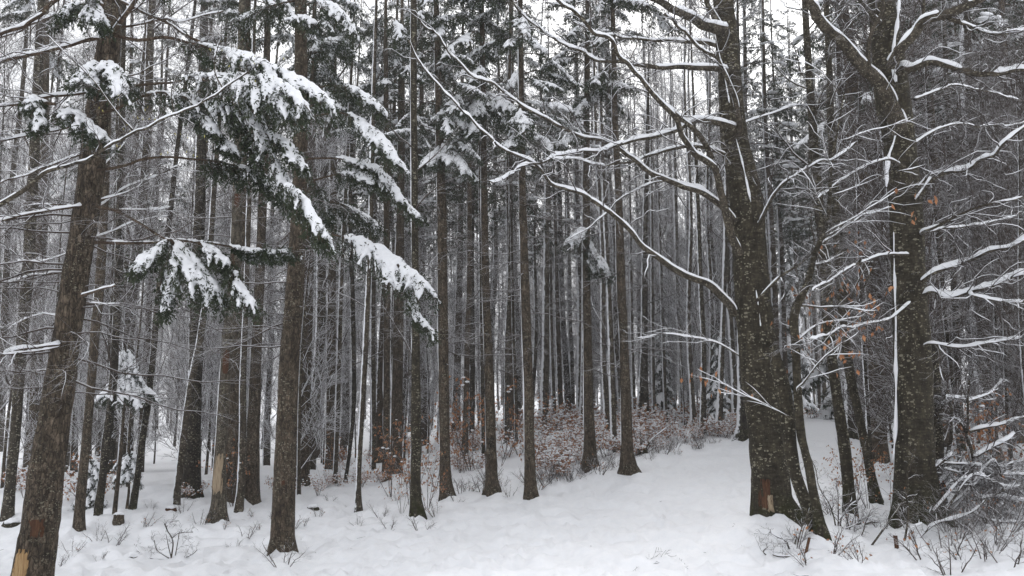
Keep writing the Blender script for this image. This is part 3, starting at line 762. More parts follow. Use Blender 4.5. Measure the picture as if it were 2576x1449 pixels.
for hi, (name, label, kind, d, poly, o) in enumerate(H):
    rng = np.random.default_rng(1000 + hi)
    line = trunk_line(poly, d, o.get('top'))
    wpx = poly[0][2]
    sides = 40 if kind in ('big', 'beechA', 'beechB') else 22 if d < 20 else 12
    rough = {'big': .07, 'beechA': .05, 'beechB': .05, 'beech': .09, 'dark': .09, 'broken': .06}.get(kind, .045)
    tm, C = trunk_mesh(line, sides, .06 if d < 12 else .13 if d < 20 else .25, rough, hi + 2, .06 if kind in ('beechA', 'beechB') else 0)
    base = line[1, :3].copy()
    root = thing(name, label, 'tree', base)
    TREE[label] = (root, base, C, d, poly)
    part('trunk', tm.mesh('trunk', MATK[kind], origin=base), root)
    if d > 14 and kind in ('spruce', 'dark', 'plain', 'fleck', 'broken', 'beech') and wpx > 12:
        snow_streak(C, base[2] + .6, base[2] + 12, math.pi + rng.uniform(-.25, .25), (.005 + .075 * poly[len(poly)//2][2] * .5 * d / F), hi + 50, root, base)
    # bare dead branches of the spruces
    nd = int(o.get('dead', 0) * (1.7 if kind == 'spruce' else 1))
    zt, zb = row_z(poly, d, o.get('dz', (250, 930))[0]), row_z(poly, d, o.get('dz', (250, 930))[1])
    for i in range(nd):
        z = zb + (zt - zb) * (i + rng.uniform(0, 1)) / nd
        p, r = radius_at(C, z)
        az = rng.uniform(-1, 1) * 1.15 + (0 if rng.uniform() < .5 else math.pi)
        part('dead_branch', PD[rng.integers(len(PD))], root, loc=p - base + np.array([math.cos(az), math.sin(az), 0]) * r * .6,
             rot=(rng.uniform(-.4, .4), rng.uniform(-.12, .30), az), scl=rng.uniform(.55, 1.25) * (1.15 if kind == 'big' else 1) * (.6 + .4 * min(1, wpx / 30)))
    if 'crown' in o:
        zc = row_z(poly, d, o['crown'])
        nb = o.get('nb', 10)
        for i in range(nb):
            z = zc + (i + rng.uniform(-.4, .6)) * (.26 if nb > 10 else .34)
            p, r = radius_at(C, z)
            az = rng.uniform(0, 6.283) if i % 3 else rng.uniform(-2.6, -.5)
            q = part('bough', PB[rng.integers(8)][1], root, loc=p - base + np.array([math.cos(az), math.sin(az), 0]) * r * .5,
                     rot=(rng.uniform(-.25, .25), rng.uniform(-.1, .4), az), scl=rng.uniform(.55, 1.0) * min(1.0, .55 + d * .02))
            j = [b[1].name for b in PB].index(q.data.name)
            part('snow', PB[j][2], q)
    # thin limbs of the slim broadleaved stems
    if kind in ('plain', 'dark', 'fleck', 'beech') and o.get('top') != 0 and o.get('top') != .02:
        n = o.get('limbs', 5 if d < 26 else 3)
        top = row_z(poly, d, -40); lo = base[2] + (1.0 if o.get('leaf') else 2.2)
        cc = C[(C[:, 2] > lo) & (C[:, 2] < top)]
        if len(cc) > 3:
            P0, R0 = cc[None, :, :3], cc[None, :, 3]
            P1, R1 = spawn(P0, R0, n, .05, 1, .9, 1.5 if d < 20 else 2.0, 8, rng, .28, up=.25, wig=.13, lf=.2)
            R1 = np.clip(R1, .003, .022); nb2 = 8 if d < 22 else 6
            P2, R2 = spawn(P1, R1, nb2, .15, 1, .7, .75, 5, rng, .5, up=.05, wig=.14, flat=.4)
            P3, R3 = spawn(P2, R2, 5, .2, 1, .7, .35, 3, rng, .6, up=0, wig=.16, flat=.4)
            if d < 16:
                for i in range(n):
                    m = MB(); tubes(m, P1[i:i+1], R1[i:i+1], 5, 0)
                    tubes(m, P2[i*8:i*8+8], R2[i*8:i*8+8], 3, 1, False); tubes(m, P3[i*40:i*40+40], R3[i*40:i*40+40], 3, 1, False)
                    bo = part('branch', m.mesh('branch', [M_BRANCH, M_TWIG_BARE], origin=base), root)
                    ms_ = MB(); snowcaps(ms_, P1[i:i+1], R1[i:i+1], .012, 6, 0, hi + i, .95)
                    snowcaps(ms_, P2[i*8:i*8+8], R2[i*8:i*8+8], .006, 5, 0, hi + i, .9)
                    part('snow', ms_.mesh('snow', M_CAP, origin=base), bo)
                if o.get('leaf'):
                    m = MB(); sel = rng.integers(0, len(P3), 190)
                    cs = P3[sel, rng.integers(1, 3, 190)]; cs = cs[cs[:, 2] < base[2] + 4.2]
                    leaves(m, cs, np.array([0, 0, -1.]) + rng.normal(size=cs.shape) * .35, rng.uniform(.06, .10, len(cs)), .022, 0, rng)
                    part('leaves', m.mesh('leaves', M_LEAF, origin=base), root, kind='stuff')
            else:
                m = MB(); tubes(m, P1, R1, 5, 0); tubes(m, P2, R2, 3, 0, False); tubes(m, P3, R3, 3, 0, False)
                part('branches', m.mesh('branches', M_TWIG, origin=base), root, kind='stuff')
def by(words):
    return next(v for k_, v in TREE.items() if words in k_)

# ------------------------------------------------------------------ measured limbs of the two big beeches and of the left spruce
def limb(tree, poly, d0, d1, w0, w1, seed, snow=.03, twigs=(10, 6, 5), mat=None, up=.05, tl=(1.1, .5, .22), twmat=None, tw0=.2, sub=True):
    root, base = tree[0], tree[1]
    rng = np.random.default_rng(seed)
    pts = line3(poly, d0, d1)
    K = int(np.clip(np.linalg.norm(np.diff(pts, axis=0), axis=1).sum() / .06, 24, 110))
    P = smooth_path(pts, K)
    Lw = np.linalg.norm(np.diff(pts, axis=0), axis=1).sum() * 3.2
    P = P + .045 * min(1., Lw / 8) * np.stack([fbm(np.linspace(0, Lw, K), seed, 0, 3, 3), fbm(np.linspace(0, Lw, K), seed, 5, 3, 4), fbm(np.linspace(0, Lw, K), seed, 9, 3, 6)], -1) * np.linspace(0, 1, K)[:, None]
    s = scale_at(poly[0][0], poly[0][1], d0)
    R = (w1 * .8 + (w0 * .82 - w1 * .8) * (1 - np.linspace(0, 1, K)) ** 1.7) * .5 * s
    m = MB(); tubes(m, P, R, 10, 0)
    P, R = P[None], R[None]
    ms_ = MB(); snowcaps(ms_, P, R, snow, 8, 0, seed, .93)
    if twigs:
        P1, R1 = spawn(P, np.clip(R, .005, .015), int(twigs[0] * 1.5), tw0, 1, .75, tl[0], 9, rng, .55, up=up, wig=.27, flat=.3)
        P2, R2 = spawn(P1, R1, twigs[1] + 1, .15, 1, .7, tl[1], 5, rng, .5, up=0, wig=.22, flat=.35)
        P3, R3 = spawn(P2, R2, twigs[2] + 1, .2, 1, .7, tl[2], 3, rng, .55, up=0, wig=.16, flat=.35)
        tubes(m, P1, R1, 5, 1); tubes(m, P2, R2, 3, 1, False); tubes(m, P3, np.clip(R3, .0016, 1), 3, 1, False)
        snowcaps(ms_, P1, R1, min(.006, snow * .2), 5, 0, seed + 1, .85)
    bo = part('branch', m.mesh('branch', [mat or M_BRANCH, twmat or M_TWIG], origin=base), root)
    if sub: part('snow', ms_.mesh('snow', M_CAP, origin=base), bo)
    return bo, P[0]
A_ = by('big leaning beech beside'); B_ = by('massive forked beech with')
LA = [
 ([(1845,790),(1836,768),(1805,735),(1775,712),(1717,690),(1680,665),(1624,620),(1558,555),(1478,495),(1408,470),(1348,420),(1284,385),(1218,335),(1158,272),(1098,215),(1053,155),(1030,100)], 11.3, 9.2, 26, 4, .026, (12,5,3)),
 ([(1850,560),(1820,522),(1767,485),(1717,470),(1684,455),(1638,435),(1598,405),(1558,375),(1523,355),(1458,340),(1408,315),(1358,290),(1284,240),(1228,205),(1178,175),(1128,130),(1098,90),(1060,40)], 11.3, 9.8, 22, 5, .028, (13,5,3)),
 ([(1860,335),(1847,322),(1795,306),(1750,303),(1717,318),(1668,338),(1608,352),(1558,365),(1498,378),(1448,388),(1398,398),(1338,410),(1284,435),(1230,460)], 11.2, 9.6, 24, 4, .034, (11,5,3)),
 ([(1850,400),(1815,385),(1767,370),(1717,370),(1638,390),(1598,405),(1548,413),(1478,410),(1428,400),(1368,395)], 11.4, 12.2, 17, 4, .030, (10,5,3)),
 ([(1830,180),(1805,172),(1767,170),(1717,168),(1658,170),(1598,162),(1558,155),(1508,150),(1458,130),(1408,100),(1373,75),(1323,35),(1290,0)], 11.3, 9.9, 22, 5, .036, (11,5,3)),
 ([(1820,118),(1790,110),(1747,105),(1717,104),(1658,102),(1598,100),(1538,90),(1490,75),(1440,50)], 11.5, 12.8, 19, 5, .036, (9,5,3)),
 ([(1862,640),(1842,600),(1828,550),(1812,480),(1795,425),(1770,400),(1747,385),(1720,350),(1700,295),(1668,265),(1638,235),(1608,195),(1584,165),(1558,135),(1538,100),(1503,92),(1478,65),(1458,30),(1424,5),(1380,-20)], 11.0, 9.4, 28, 9, .026, (13,5,3)),
 ([(1638,235),(1660,258),(1690,280),(1720,300),(1752,330),(1775,365),(1790,400)], 10.4, 10.9, 9, 18, .028, (6,4,3)),
 ([(1825,78),(1792,70),(1767,62),(1747,45),(1717,30),(1658,8),(1620,-12)], 11.3, 10.2, 36, 20, .045, (6,5,3)),
 ([(1862,330),(1852,260),(1837,220),(1817,175),(1802,145),(1757,115),(1717,75),(1670,40)], 11.05, 9.8, 18, 7, .024, (7,5,3)),
 ([(1910,565),(1917,550),(1937,510),(1967,465),(2007,440),(2057,410),(2100,400),(2160,360)], 11.3, 9.6, 13, 4, .026, (10,6,4)),
 ([(1868,312),(1882,305),(1937,286),(1997,265),(2037,262)], 11.5, 12.6, 8, 3, .022, (6,5,3)),
 ([(1815,75),(1797,40),(1780,10),(1770,-30)], 11.3, 11, 22, 14, .02, (4,4,3)),
 ([(1832,90),(1825,50),(1838,10),(1850,-30)], 11.4, 12, 20, 12, .02, (4,4,3)),
 ([(1835,520),(1800,500),(1760,470),(1690,455),(1620,470),(1560,500),(1500,560),(1440,600)], 11.6, 13.4, 10, 3, .022, (9,5,3)),
 ([(1900,760),(1960,700),(2020,660),(2090,600),(2170,545),(2240,520)], 11.2, 9.4, 10, 3, .018, (10,6,4)),
 ([(1870,900),(1800,860),(1740,850),(1680,842),(1600,850)], 11.6, 13, 7, 2, .02, (7,4,3)),
]
for i, (poly, d0, d1, w0, w1, sn, tw) in enumerate(LA):
    limb(A_, poly, d0, d1, w0, w1, 2000 + i, sn, tw, twmat=M_TWIG_BARE)
LB = [
 ([(2262,330),(2250,290),(2217,215),(2167,160),(2117,105),(2067,50),(2037,0),(2010,-50)], 11.3, 10.4, 52, 28, .030, (7,5,4)),
 ([(2192,190),(2185,160),(2187,100),(2200,65),(2217,35),(2222,-10)], 10.9, 10.8, 16, 10, .02, (4,5,4)),
 ([(2262,185),(2277,168),(2292,174),(2337,156),(2382,165),(2437,185),(2497,187),(2576,175),(2660,170)], 11.1, 9.9, 26, 13, .050, (9,6,4)),
 ([(2245,165),(2252,148),(2267,120),(2302,85),(2325,52),(2367,40),(2412,25),(2470,0),(2530,-40)], 11.0, 10.2, 36, 24, .055, (8,6,4)),
 ([(2322,60),(2324,20),(2326,-30)], 10.8, 10.8, 12, 9, .02, (2,4,3)),
 ([(2380,42),(2400,52),(2442,65),(2497,85),(2576,75),(2650,60)], 10.6, 9.8, 13, 7, .026, (9,6,4)),
 ([(2308,505),(2315,495),(2342,455),(2382,435),(2437,430),(2467,402),(2502,388),(2527,360),(2576,322),(2640,280)], 11.2, 9.6, 15, 7, .05, (10,6,4)),
 ([(2312,470),(2342,440),(2390,430)], 11.2, 10.8, 9, 4, .03, (5,5,4)),
 ([(2318,590),(2327,580),(2367,565),(2417,540),(2470,520),(2576,500)], 11.3, 10.2, 12, 5, .026, (9,6,4)),
 ([(2322,588),(2335,583),(2417,570),(2492,560),(2560,545)], 11.3, 12.2, 9, 4, .022, (8,6,4)),
 ([(2312,715),(2322,707),(2352,685),(2417,665),(2452,650),(2497,632),(2542,625),(2576,605),(2640,580)], 11.2, 9.8, 15, 9, .055, (9,5,4)),
 ([(2320,745),(2347,732),(2382,746),(2432,735),(2477,722),(2530,700),(2600,685)], 11.1, 9.6, 14, 8, .055, (9,5,4)),
 ([(2440,738),(2452,744),(2515,756),(2576,760)], 10.2, 9.6, 8, 5, .035, (6,4,3)),
 ([(2325,870),(2345,864),(2417,874),(2482,862),(2576,848)], 11.1, 9.8, 9, 4, .03, (9,5,4)),
 ([(2275,420),(2230,400),(2180,420),(2110,460),(2050,500)], 11.2, 9.8, 9, 3, .02, (9,6,4)),
 ([(2285,640),(2230,640),(2170,660),(2100,700),(2040,740)], 11.2, 9.6, 9, 3, .02, (10,6,4)),
 ([(2290,760),(2240,800),(2180,815),(2110,830),(2030,850)], 11.2, 9.8, 8, 3, .022, (9,5,4)),
 ([(2300,250),(2340,235),(2400,215),(2470,225),(2560,250)], 11.4, 12.6, 9, 3, .02, (9,6,4)),
 ([(2300,360),(2350,330),(2420,310),(2500,320),(2590,300)], 11.5, 13.0, 9, 3, .02, (10,6,4)),
 ([(2215,60),(2180,20),(2150,-20)], 11.3, 11, 14, 8, .02, (4,5,4)),
]
for i, (poly, d0, d1, w0, w1, sn, tw) in enumerate(LB):
    limb(B_, poly, d0, d1, w0, w1, 2100 + i, sn, tw, twmat=M_TWIG_BARE)
# snow caught in the creases of both beeches
def crease(tree, poly, d, w0, w1, seed):
    P = smooth_path(line3(poly, d), max(20, len(poly) * 6))
    s = scale_at(poly[0][0], poly[0][1], d)
    R = np.linspace(w0, w1, len(P)) * .5 * s * np.clip(.9 + .6 * fbm(np.arange(len(P)) * .3, seed, 0, 2, seed), .25, 1.6)
    R *= np.clip(np.minimum(np.arange(len(P)), np.arange(len(P))[::-1]) / 3 + .25, 0, 1)
    m = MB(); tubes(m, P, R, 7, 0)
    part('snow_streak', m.mesh('snow_streak', M_CAP, origin=tree[1]), tree[0])
dA, dB = 11.5 - .25, 11.5 - .235
crease(A_, [(1852,350),(1868,410),(1882,475),(1892,530),(1897,600),(1901,660),(1899,690)], 11.5 - .225, 3.5, 5.5, 1)
crease(A_, [(1902,730),(1910,790),(1917,860),(1920,900)], 11.5 - .235, 4, 5, 2)
crease(A_, [(1797,75),(1806,120),(1820,180),(1832,240),(1836,262)], 11.5 - .155, 4, 5, 3)
crease(B_, [(2263,-20),(2258,50),(2250,100),(2247,160),(2256,230),(2258,290),(2250,350),(2234,400),(2230,470)], 11.5 - .21, 9, 8, 4)
crease(B_, [(2250,560),(2251,650),(2252,740),(2254,820),(2254,900),(2254,990),(2253,1070),(2248,1140),(2246,1160)], 11.5 - .05, 6, 9, 5)
crease(B_, [(2288,260),(2296,330),(2299,390)], 11.5 - .04, 5, 4, 6)
crease(B_, [(2343,930),(2340,985)], 11.5 - .05, 4, 6, 7)
# ------------------------------------------------------------------ left spruce: bare limbs, snowy boughs, wounds
T1 = by('thick leaning spruce at left edge'); T12 = by('nearest straight spruce left'); T8 = by('grey spruce with a strip')
def patch(tree, py0, py1, az, half, mat, seed, name='bare_wood', proud=.005):
    root, base, C, d, poly = tree
    z0, z1 = row_z(poly, d, py1), row_z(poly, d, py0)
    nz, na_ = 44, 22
    zs = np.linspace(z0, z1, nz)
    cx = np.interp(zs, C[:, 2], C[:, 0]); cy = np.interp(zs, C[:, 2], C[:, 1]); r = np.interp(zs, C[:, 2], C[:, 3])
    aa = np.radians(az) + np.radians(half) * np.linspace(-1, 1, na_)
    u = np.linspace(-1, 1, na_)[None]; v = np.linspace(-1, 1, nz)[:, None]
    edge = .85 - np.maximum(np.abs(u) ** 1.6, np.abs(v) ** 2.2) + .55 * fbm(u * 2.2 + seed, v * 1.6, 0, 3, seed) + .55 * noise(u * 11, v * 2.2, 0, seed) 
    rr = r[:, None] * 1.03 + np.clip(edge * .06, -.05, proud) + proud
    V = np.stack([cx[:, None] + rr * np.cos(aa), cy[:, None] + rr * np.sin(aa), np.broadcast_to(zs[:, None], rr.shape)], -1)
    idx = np.arange(nz * na_).reshape(nz, na_)
    m = MB(); m.add(V, np.stack([idx[:-1, :-1], idx[:-1, 1:], idx[1:, 1:], idx[1:, :-1]], -1).reshape(-1, 4))
    part(name, m.mesh(name, mat, origin=base), root)
patch(T1, 1372, 1475, -101, 26, M_WOOD, 4)
patch(T1, 1300, 1345, -70, 24, M_RUST, 9, 'rust_scar', .003)
patch(T8, 1140, 1242, -82, 42, M_WOOD2, 5, proud=.012)
patch(T8, 880, 940, -78, 30, M_RUST, 6, 'rust_scar', .004)
patch(T8, 490, 525, -70, 34, M_RUST, 7, 'rust_scar', .004)
patch(A_, 1200, 1278, -122, 16, M_RUST, 8, 'torn_wound', .012)
patch(A_, 1238, 1280, -108, 7, M_WOOD2, 12, 'torn_wound', .016)
patch(by('black scar'), 1100, 1125, -78, 26, M_BEECH_DARK, 3, 'black_scar', .008)
patch(by('nearest straight spruce left'), 1205, 1218, -80, 9, M_RUST, 13, 'rust_scar', .004)
L1 = [  # snow-laden bare limbs of the thick leaning spruce
 ([(262,-60),(190,-25),(135,2),(95,38),(45,68),(0,83),(-60,105)], 9.3, 8.6, 15, 12, .036, (7,5,3)),
 ([(272,20),(240,28),(150,38),(90,55),(50,80),(0,100)], 9.4, 10.2, 11, 6, .034, (7,5,3)),
 ([(262,95),(248,97),(215,103),(150,120),(75,136),(0,151),(-70,175)], 9.3, 8.7, 12, 11, .032, (8,5,3)),
 ([(238,228),(225,232),(170,240),(115,245),(65,257),(0,264),(-60,270)], 9.4, 8.8, 11, 8, .026, (8,5,3)),
 ([(230,300),(150,325),(75,340),(0,358),(-50,372)], 9.4, 9.0, 9, 6, .028, (8,5,3)),
 ([(225,380),(160,405),(110,420),(50,446),(0,458)], 9.5, 9.9, 8, 4, .022, (8,5,3)),
 ([(203,518),(190,520),(125,530),(65,538),(0,553),(-40,560)], 9.3, 8.9, 9, 7, .030, (6,5,3)),
 ([(203,522),(160,515),(120,515),(60,513)], 9.5, 10.0, 6, 3, .024, (6,4,3)),
 ([(150,866),(135,868),(90,873),(50,876),(0,888),(-40,895)], 9.3, 8.9, 9, 8, .032, (4,4,3)),
 ([(150,872),(100,882),(50,888),(0,894)], 9.3, 8.8, 6, 5, .026, (4,4,3)),
 ([(178,682),(120,690),(60,700),(0,712)], 9.5, 9.9, 6, 4, .028, (7,5,3)),
 ([(205,744),(240,732),(265,722),(288,715)], 9.1, 8.7, 11, 5, .012, None),
 ([(218,762),(250,763),(305,765)], 9.4, 9.2, 5, 2, .012, (4,3,3)),
 ([(300,0),(320,10),(370,35),(420,55),(460,85),(525,118)], 9.4, 9.2, 10, 8, .010, (8,6,3)),
 ([(240,520),(260,512),(300,482),(340,462),(400,440),(450,415)], 9.6, 10.4, 6, 3, .022, (8,5,3)),
 ([(248,428),(275,400),(300,380),(330,340),(350,310)], 9.6, 10.6, 7, 3, .012, (8,5,3)),
 ([(240,505),(300,490),(345,470),(370,440)], 9.5, 10, 6, 3, .018, (8,5,3)),
 ([(245,525),(300,527),(360,526),(430,522)], 9.5, 9.9, 6, 2, .020, (7,5,3)),
 ([(283,85),(300,60),(330,20),(350,-15)], 9.3, 8.9, 16, 12, .018, (4,5,3)),
 ([(275,85),(300,70),(360,60),(420,48),(470,50),(560,28)], 9.6, 10.2, 9, 4, .022, (9,6,3)),
 ([(275,180),(330,190),(400,160),(455,120)], 9.6, 10.4, 7, 3, .012, (9,6,3)),
 ([(200,600),(260,590),(330,560),(420,540)], 9.7, 10.6, 6, 2, .018, (8,5,3)),
 ([(170,800),(110,790),(60,805),(10,830)], 9.7, 10.4, 5, 2, .018, (8,5,3)),
 ([(215,640),(160,640),(100,660),(40,650)], 9.7, 10.6, 5, 2, .018, (8,5,3)),
]
for i, (poly, d0, d1, w0, w1, sn, tw) in enumerate(L1):
    limb(T1, poly, d0, d1, w0, w1, 2300 + i, sn, tw, M_BRANCH_RED, -.05, (.8, .4, .2))
# live boughs of the left spruce and of the nearest middle spruce: polyline, depth, width (m), snow, snow from, needles from, dens
TRI = [0]
BO1 = [
 ([(285,88),(350,102),(415,93),(475,108),(525,120),(575,132),(640,148),(680,170),(725,190),(765,210),(800,235),(838,262)], 9.3, 8.9, .42, 1.05, .42, .30, 9),
 ([(270,235),(320,220),(370,212),(440,207),(500,192),(575,195),(650,198),(705,212),(745,240),(762,262)], 9.3, 8.5, .52, 1.25, .42, .38, 9),
 ([(500,200),(560,205),(620,215),(670,225),(700,245),(722,268)], 8.75, 8.5, .50, 1.25, .12, .1, 6),
 ([(255,285),(310,268),(350,245),(400,233),(460,243),(525,260),(590,275),(640,300),(662,345),(690,400),(712,455),(735,482),(762,512),(790,550),(818,590)], 9.2, 8.6, .42, 1.0, .16, .16, 10),
 ([(712,470),(738,478),(762,505),(785,540),(805,575),(825,600)], 8.55, 8.45, .30, 1.25, .0, .02, 5),
 ([(245,428),(310,418),(360,400),(425,395),(480,400),(550,407),(600,420),(645,435),(675,455),(715,495)], 9.4, 9.3, .34, .85, .70, .52, 9),
 ([(240,610),(320,612),(400,610),(430,604),(500,610),(550,615),(625,628),(735,634)], 9.4, 9.0, .16, .55, .10, .72, 9),
 ([(245,520),(290,530),(340,555),(380,580),(412,600),(440,612),(480,648),(515,685),(540,728)], 9.3, 8.8, .50, 1.2, .60, .55, 9),
 ([(425,606),(400,622),(365,645),(343,662)], 9.0, 8.8, .30, 1.1, .1, .05, 4),
 ([(500,612),(535,628),(556,645),(570,662)], 9.0, 8.9, .24, 1.0, .1, .05, 4),
 ([(440,625),(433,680),(425,735),(410,775)], 8.95, 8.9, .30, .95, .1, .05, 4),
 ([(585,640),(592,690),(615,735),(640,765)], 8.95, 8.9, .30, .95, .35, .1, 4),
 ([(258,176),(282,166),(300,195),(308,232)], 9.05, 8.6, .30, 1.25, .0, .05, 4),
 ([(255,168),(232,166),(215,182),(205,200)], 9.05, 8.6, .30, 1.15, .0, .05, 4),
 ([(140,262),(95,258),(85,250),(100,290),(88,318)], 8.9, 8.7, .20, 1.25, .15, .1, 4),
 ([(135,290),(165,286),(195,290),(220,312),(262,342)], 9.0, 8.8, .30, 1.25, .05, .05, 5),
 ([(262,15),(235,5),(240,30),(262,48)], 9.0, 8.8, .28, 1.0, .05, .05, 4),
 ([(215,12),(180,15),(150,40)], 9.2, 9.0, .25, .9, .1, .05, 4),
 ([(470,285),(500,292),(525,308),(542,330)], 9.0, 8.8, .22, 1.1, .1, .05, 4),
 ([(548,352),(570,362),(590,380)], 9.0, 8.9, .16, 1.0, .1, .05, 4),
 ([(660,335),(690,345),(720,360),(748,392),(765,415)], 8.9, 8.8, .26, 1.05, .1, .05, 5),
 ([(560,270),(600,300),(630,345),(650,400)], 9.0, 9.1, .34, .55, .3, .05, 6),
 ([(640,155),(690,190),(720,230)], 9.1, 9.1, .34, .6, .5, .05, 6),
]
BO12 = [
 ([(757,20),(800,2),(840,18),(870,45),(890,75)], 12.8, 12.2, .40, 1.0, .2, .1, 6),
 ([(750,62),(735,48),(765,44),(795,62)], 12.7, 12.3, .35, .9, .1, .1, 5),
 ([(757,0),(700,10),(640,30),(590,50)], 13, 12.8, .5, .6, .5, .2, 7),
 ([(757,250),(820,215),(880,222),(930,245),(958,270)], 12.8, 12.3, .42, .9, .5, .3, 7),
 ([(757,300),(830,285),(868,286),(920,312),(960,345),(988,385),(1000,408)], 12.8, 11.8, .42, 1.15, .42, .35, 7),
 ([(757,400),(830,398),(900,405),(950,425),(985,460),(1020,510),(1052,542)], 12.9, 12.2, .30, .9, .25, .3, 8),
 ([(757,462),(850,438),(900,434),(940,448),(968,470)], 12.9, 12.4, .34, .95, .4, .35, 7),
 ([(757,600),(820,590),(880,600),(940,620),(990,650),(1040,690),(1068,718)], 12.8, 11.6, .62, 1.3, .32, .3, 8),
 ([(1000,665),(1022,705),(1040,760),(1058,800),(1088,835)], 11.8, 11.7, .30, 1.0, .1, .05, 6),
 ([(757,205),(790,120),(840,100),(880,130)], 13.2, 13.8, .45, .8, .4, .3, 7),
 ([(757,540),(830,510),(900,530),(950,570)], 13.3, 14.2, .4, .75, .5, .4, 7),
 ([(757,330),(720,280),(660,300)], 13.2, 13.6, .45, .5, .5, .3, 7),
 ([(757,430),(800,470),(830,540)], 13.1, 13.2, .4, .5, .5, .3, 7),
]
def dfr(words, items):
    t = by(words)
    return t, [(p, t[3], t[3] - q, .46, sn, .1, .05, 6) for p, q, sn in items]
BOC = [dfr('drooping bough halfway', [([(1482,585),(1462,580),(1445,592),(1433,606)], .6, 1.2), ([(1478,600),(1498,632),(1518,660),(1534,692)], .5, .8), ([(1478,615),(1490,645),(1500,680)], .2, .6)]),
 dfr('mossy green foot', [([(1108,362),(1125,378),(1150,398),(1174,425)], .9, 1.3), ([(1107,368),(1092,388),(1072,410)], .9, 1.3), ([(1105,300),(1150,300),(1190,325)], .3, .9)]),
 dfr('with black scar', [([(1216,228),(1245,246),(1275,262),(1302,288)], .9, 1.3), ([(1214,235),(1204,258),(1194,282)], .8, 1.3), ([(1213,300),(1180,310),(1150,340)], .2, 1.0)]),
 dfr('tall straight centre', [([(1312,322),(1345,338),(1372,354),(1394,388)], .9, 1.3), ([(1312,330),(1298,342),(1288,368)], .9, 1.3), ([(1312,258),(1370,262),(1425,272),(1468,312)], .5, 1.5), ([(1310,92),(1340,100),(1372,128)], .7, 1.3), ([(1310,176),(1296,188),(1284,214)], .8, 1.2), ([(1311,280),(1380,300),(1440,345)], .3, .8)])]
for tree, lst, sd in [(T1, BO1, 500), (T12, BO12, 600)] + [(t, l, 640 + 10 * i_) for i_, (t, l) in enumerate(BOC)]:
    for i, (poly, d0, d1, wid, sn, ts_, tl_, nb) in enumerate(lst):
        ax = line3(poly, d0, d1)
        s = d0 / 9.
        nb = nb * 2
        mbw, ms = bough(ax, wid * 1.15, sd + i, sn, ts_, tl_, .020 if i else .024, .0175 * s, 0.9, int(nb * 1.7), .58, .028 * s ** .5, .052, .22)
        bo = part('bough', mbw.mesh('bough', MATS_BOUGH, origin=tree[1]), tree[0]); TRI[0] += mbw.tris()
        if ms:
            ms.name = 'bough_snow'
            ms.transform(Matrix.Translation(Vector([-float(c) for c in tree[1]])))
            part('snow', ms, bo)
# the bare budding bough that reaches in from a tree left of the frame
tb = at(-330, 1500, 8.2); tb[2] = gz(tb[0], tb[1])
rt = thing('beech_tree', 'budding tree whose curved bare bough crosses the thick leaning spruce from the left edge', 'tree', tb)
ln = np.array([[tb[0], tb[1], tb[2] - .3, .16], [*tb, .15], [tb[0] + .05, tb[1], tb[2] + 2.2, .12], [tb[0] + .02, tb[1] - .1, tb[2] + 5, .09], [tb[0], tb[1], tb[2] + 9, .02]])
tm, C_ = trunk_mesh(ln, 14, .15, .05, 77)
part('trunk', tm.mesh('trunk', M_BEECH, origin=tb), rt)
TB = (rt, tb, C_, 8.2, None)
pj = C_[np.argmin(np.abs(C_[:, 2] - (tb[2] + 2.3))), :3]
bo, PX = limb(TB, [(-330,760),(-180,640),(-60,552),(0,517),(60,478),(125,432),(210,410),(280,366),(340,333),(440,291),(495,265),(540,236),(566,219),(625,190)], 8.2, 7.7, 26, 5, 2500, .013, (9, 4, 3), M_BRANCH, .3, (.55, .25, .12), M_TWIG_BARE, .45)
limb(TB, [(340,333),(300,290),(270,250),(235,200),(180,150),(110,90)], 7.95, 7.6, 7, 3, 2501, .008, (6, 4, 3), M_BRANCH, .2, (.4, .2, .1), M_TWIG_BARE)
limb(TB, [(440,291),(430,235),(440,200),(470,160)], 7.85, 7.8, 5, 2, 2502, .006, (6, 4, 3), M_BRANCH, .2, (.4, .2, .1), M_TWIG_BARE)
limb(TB, [(560,222),(540,180),(545,130),(560,90)], 7.75, 7.7, 5, 2, 2503, .006, (6, 4, 3), M_BRANCH, .2, (.4, .2, .1), M_TWIG_BARE)
rb = np.random.default_rng(8); m = MB()
pc = [(365,285),(380,300),(330,320),(318,330),(300,360),(410,390),(500,395),(470,345),(540,125),(600,110),(625,150),(655,165),(690,195),(640,195),(590,160),(300,250),(250,280),(370,262),(345,300),(560,110),(610,140),(700,140),(480,380),(440,330),(520,350)]
C0 = np.array([at(p[0] + rb.uniform(-14, 14), p[1] + rb.uniform(-14, 14), 7.8) for p in pc for _ in (0, 1)])
leaves(m, C0, np.array([0, -.2, -1.]) + rb.normal(size=C0.shape) * .5, .035, .006, 0, rb, .2)
part('buds', m.mesh('buds', M_BUD, origin=tb), rt, kind='stuff')

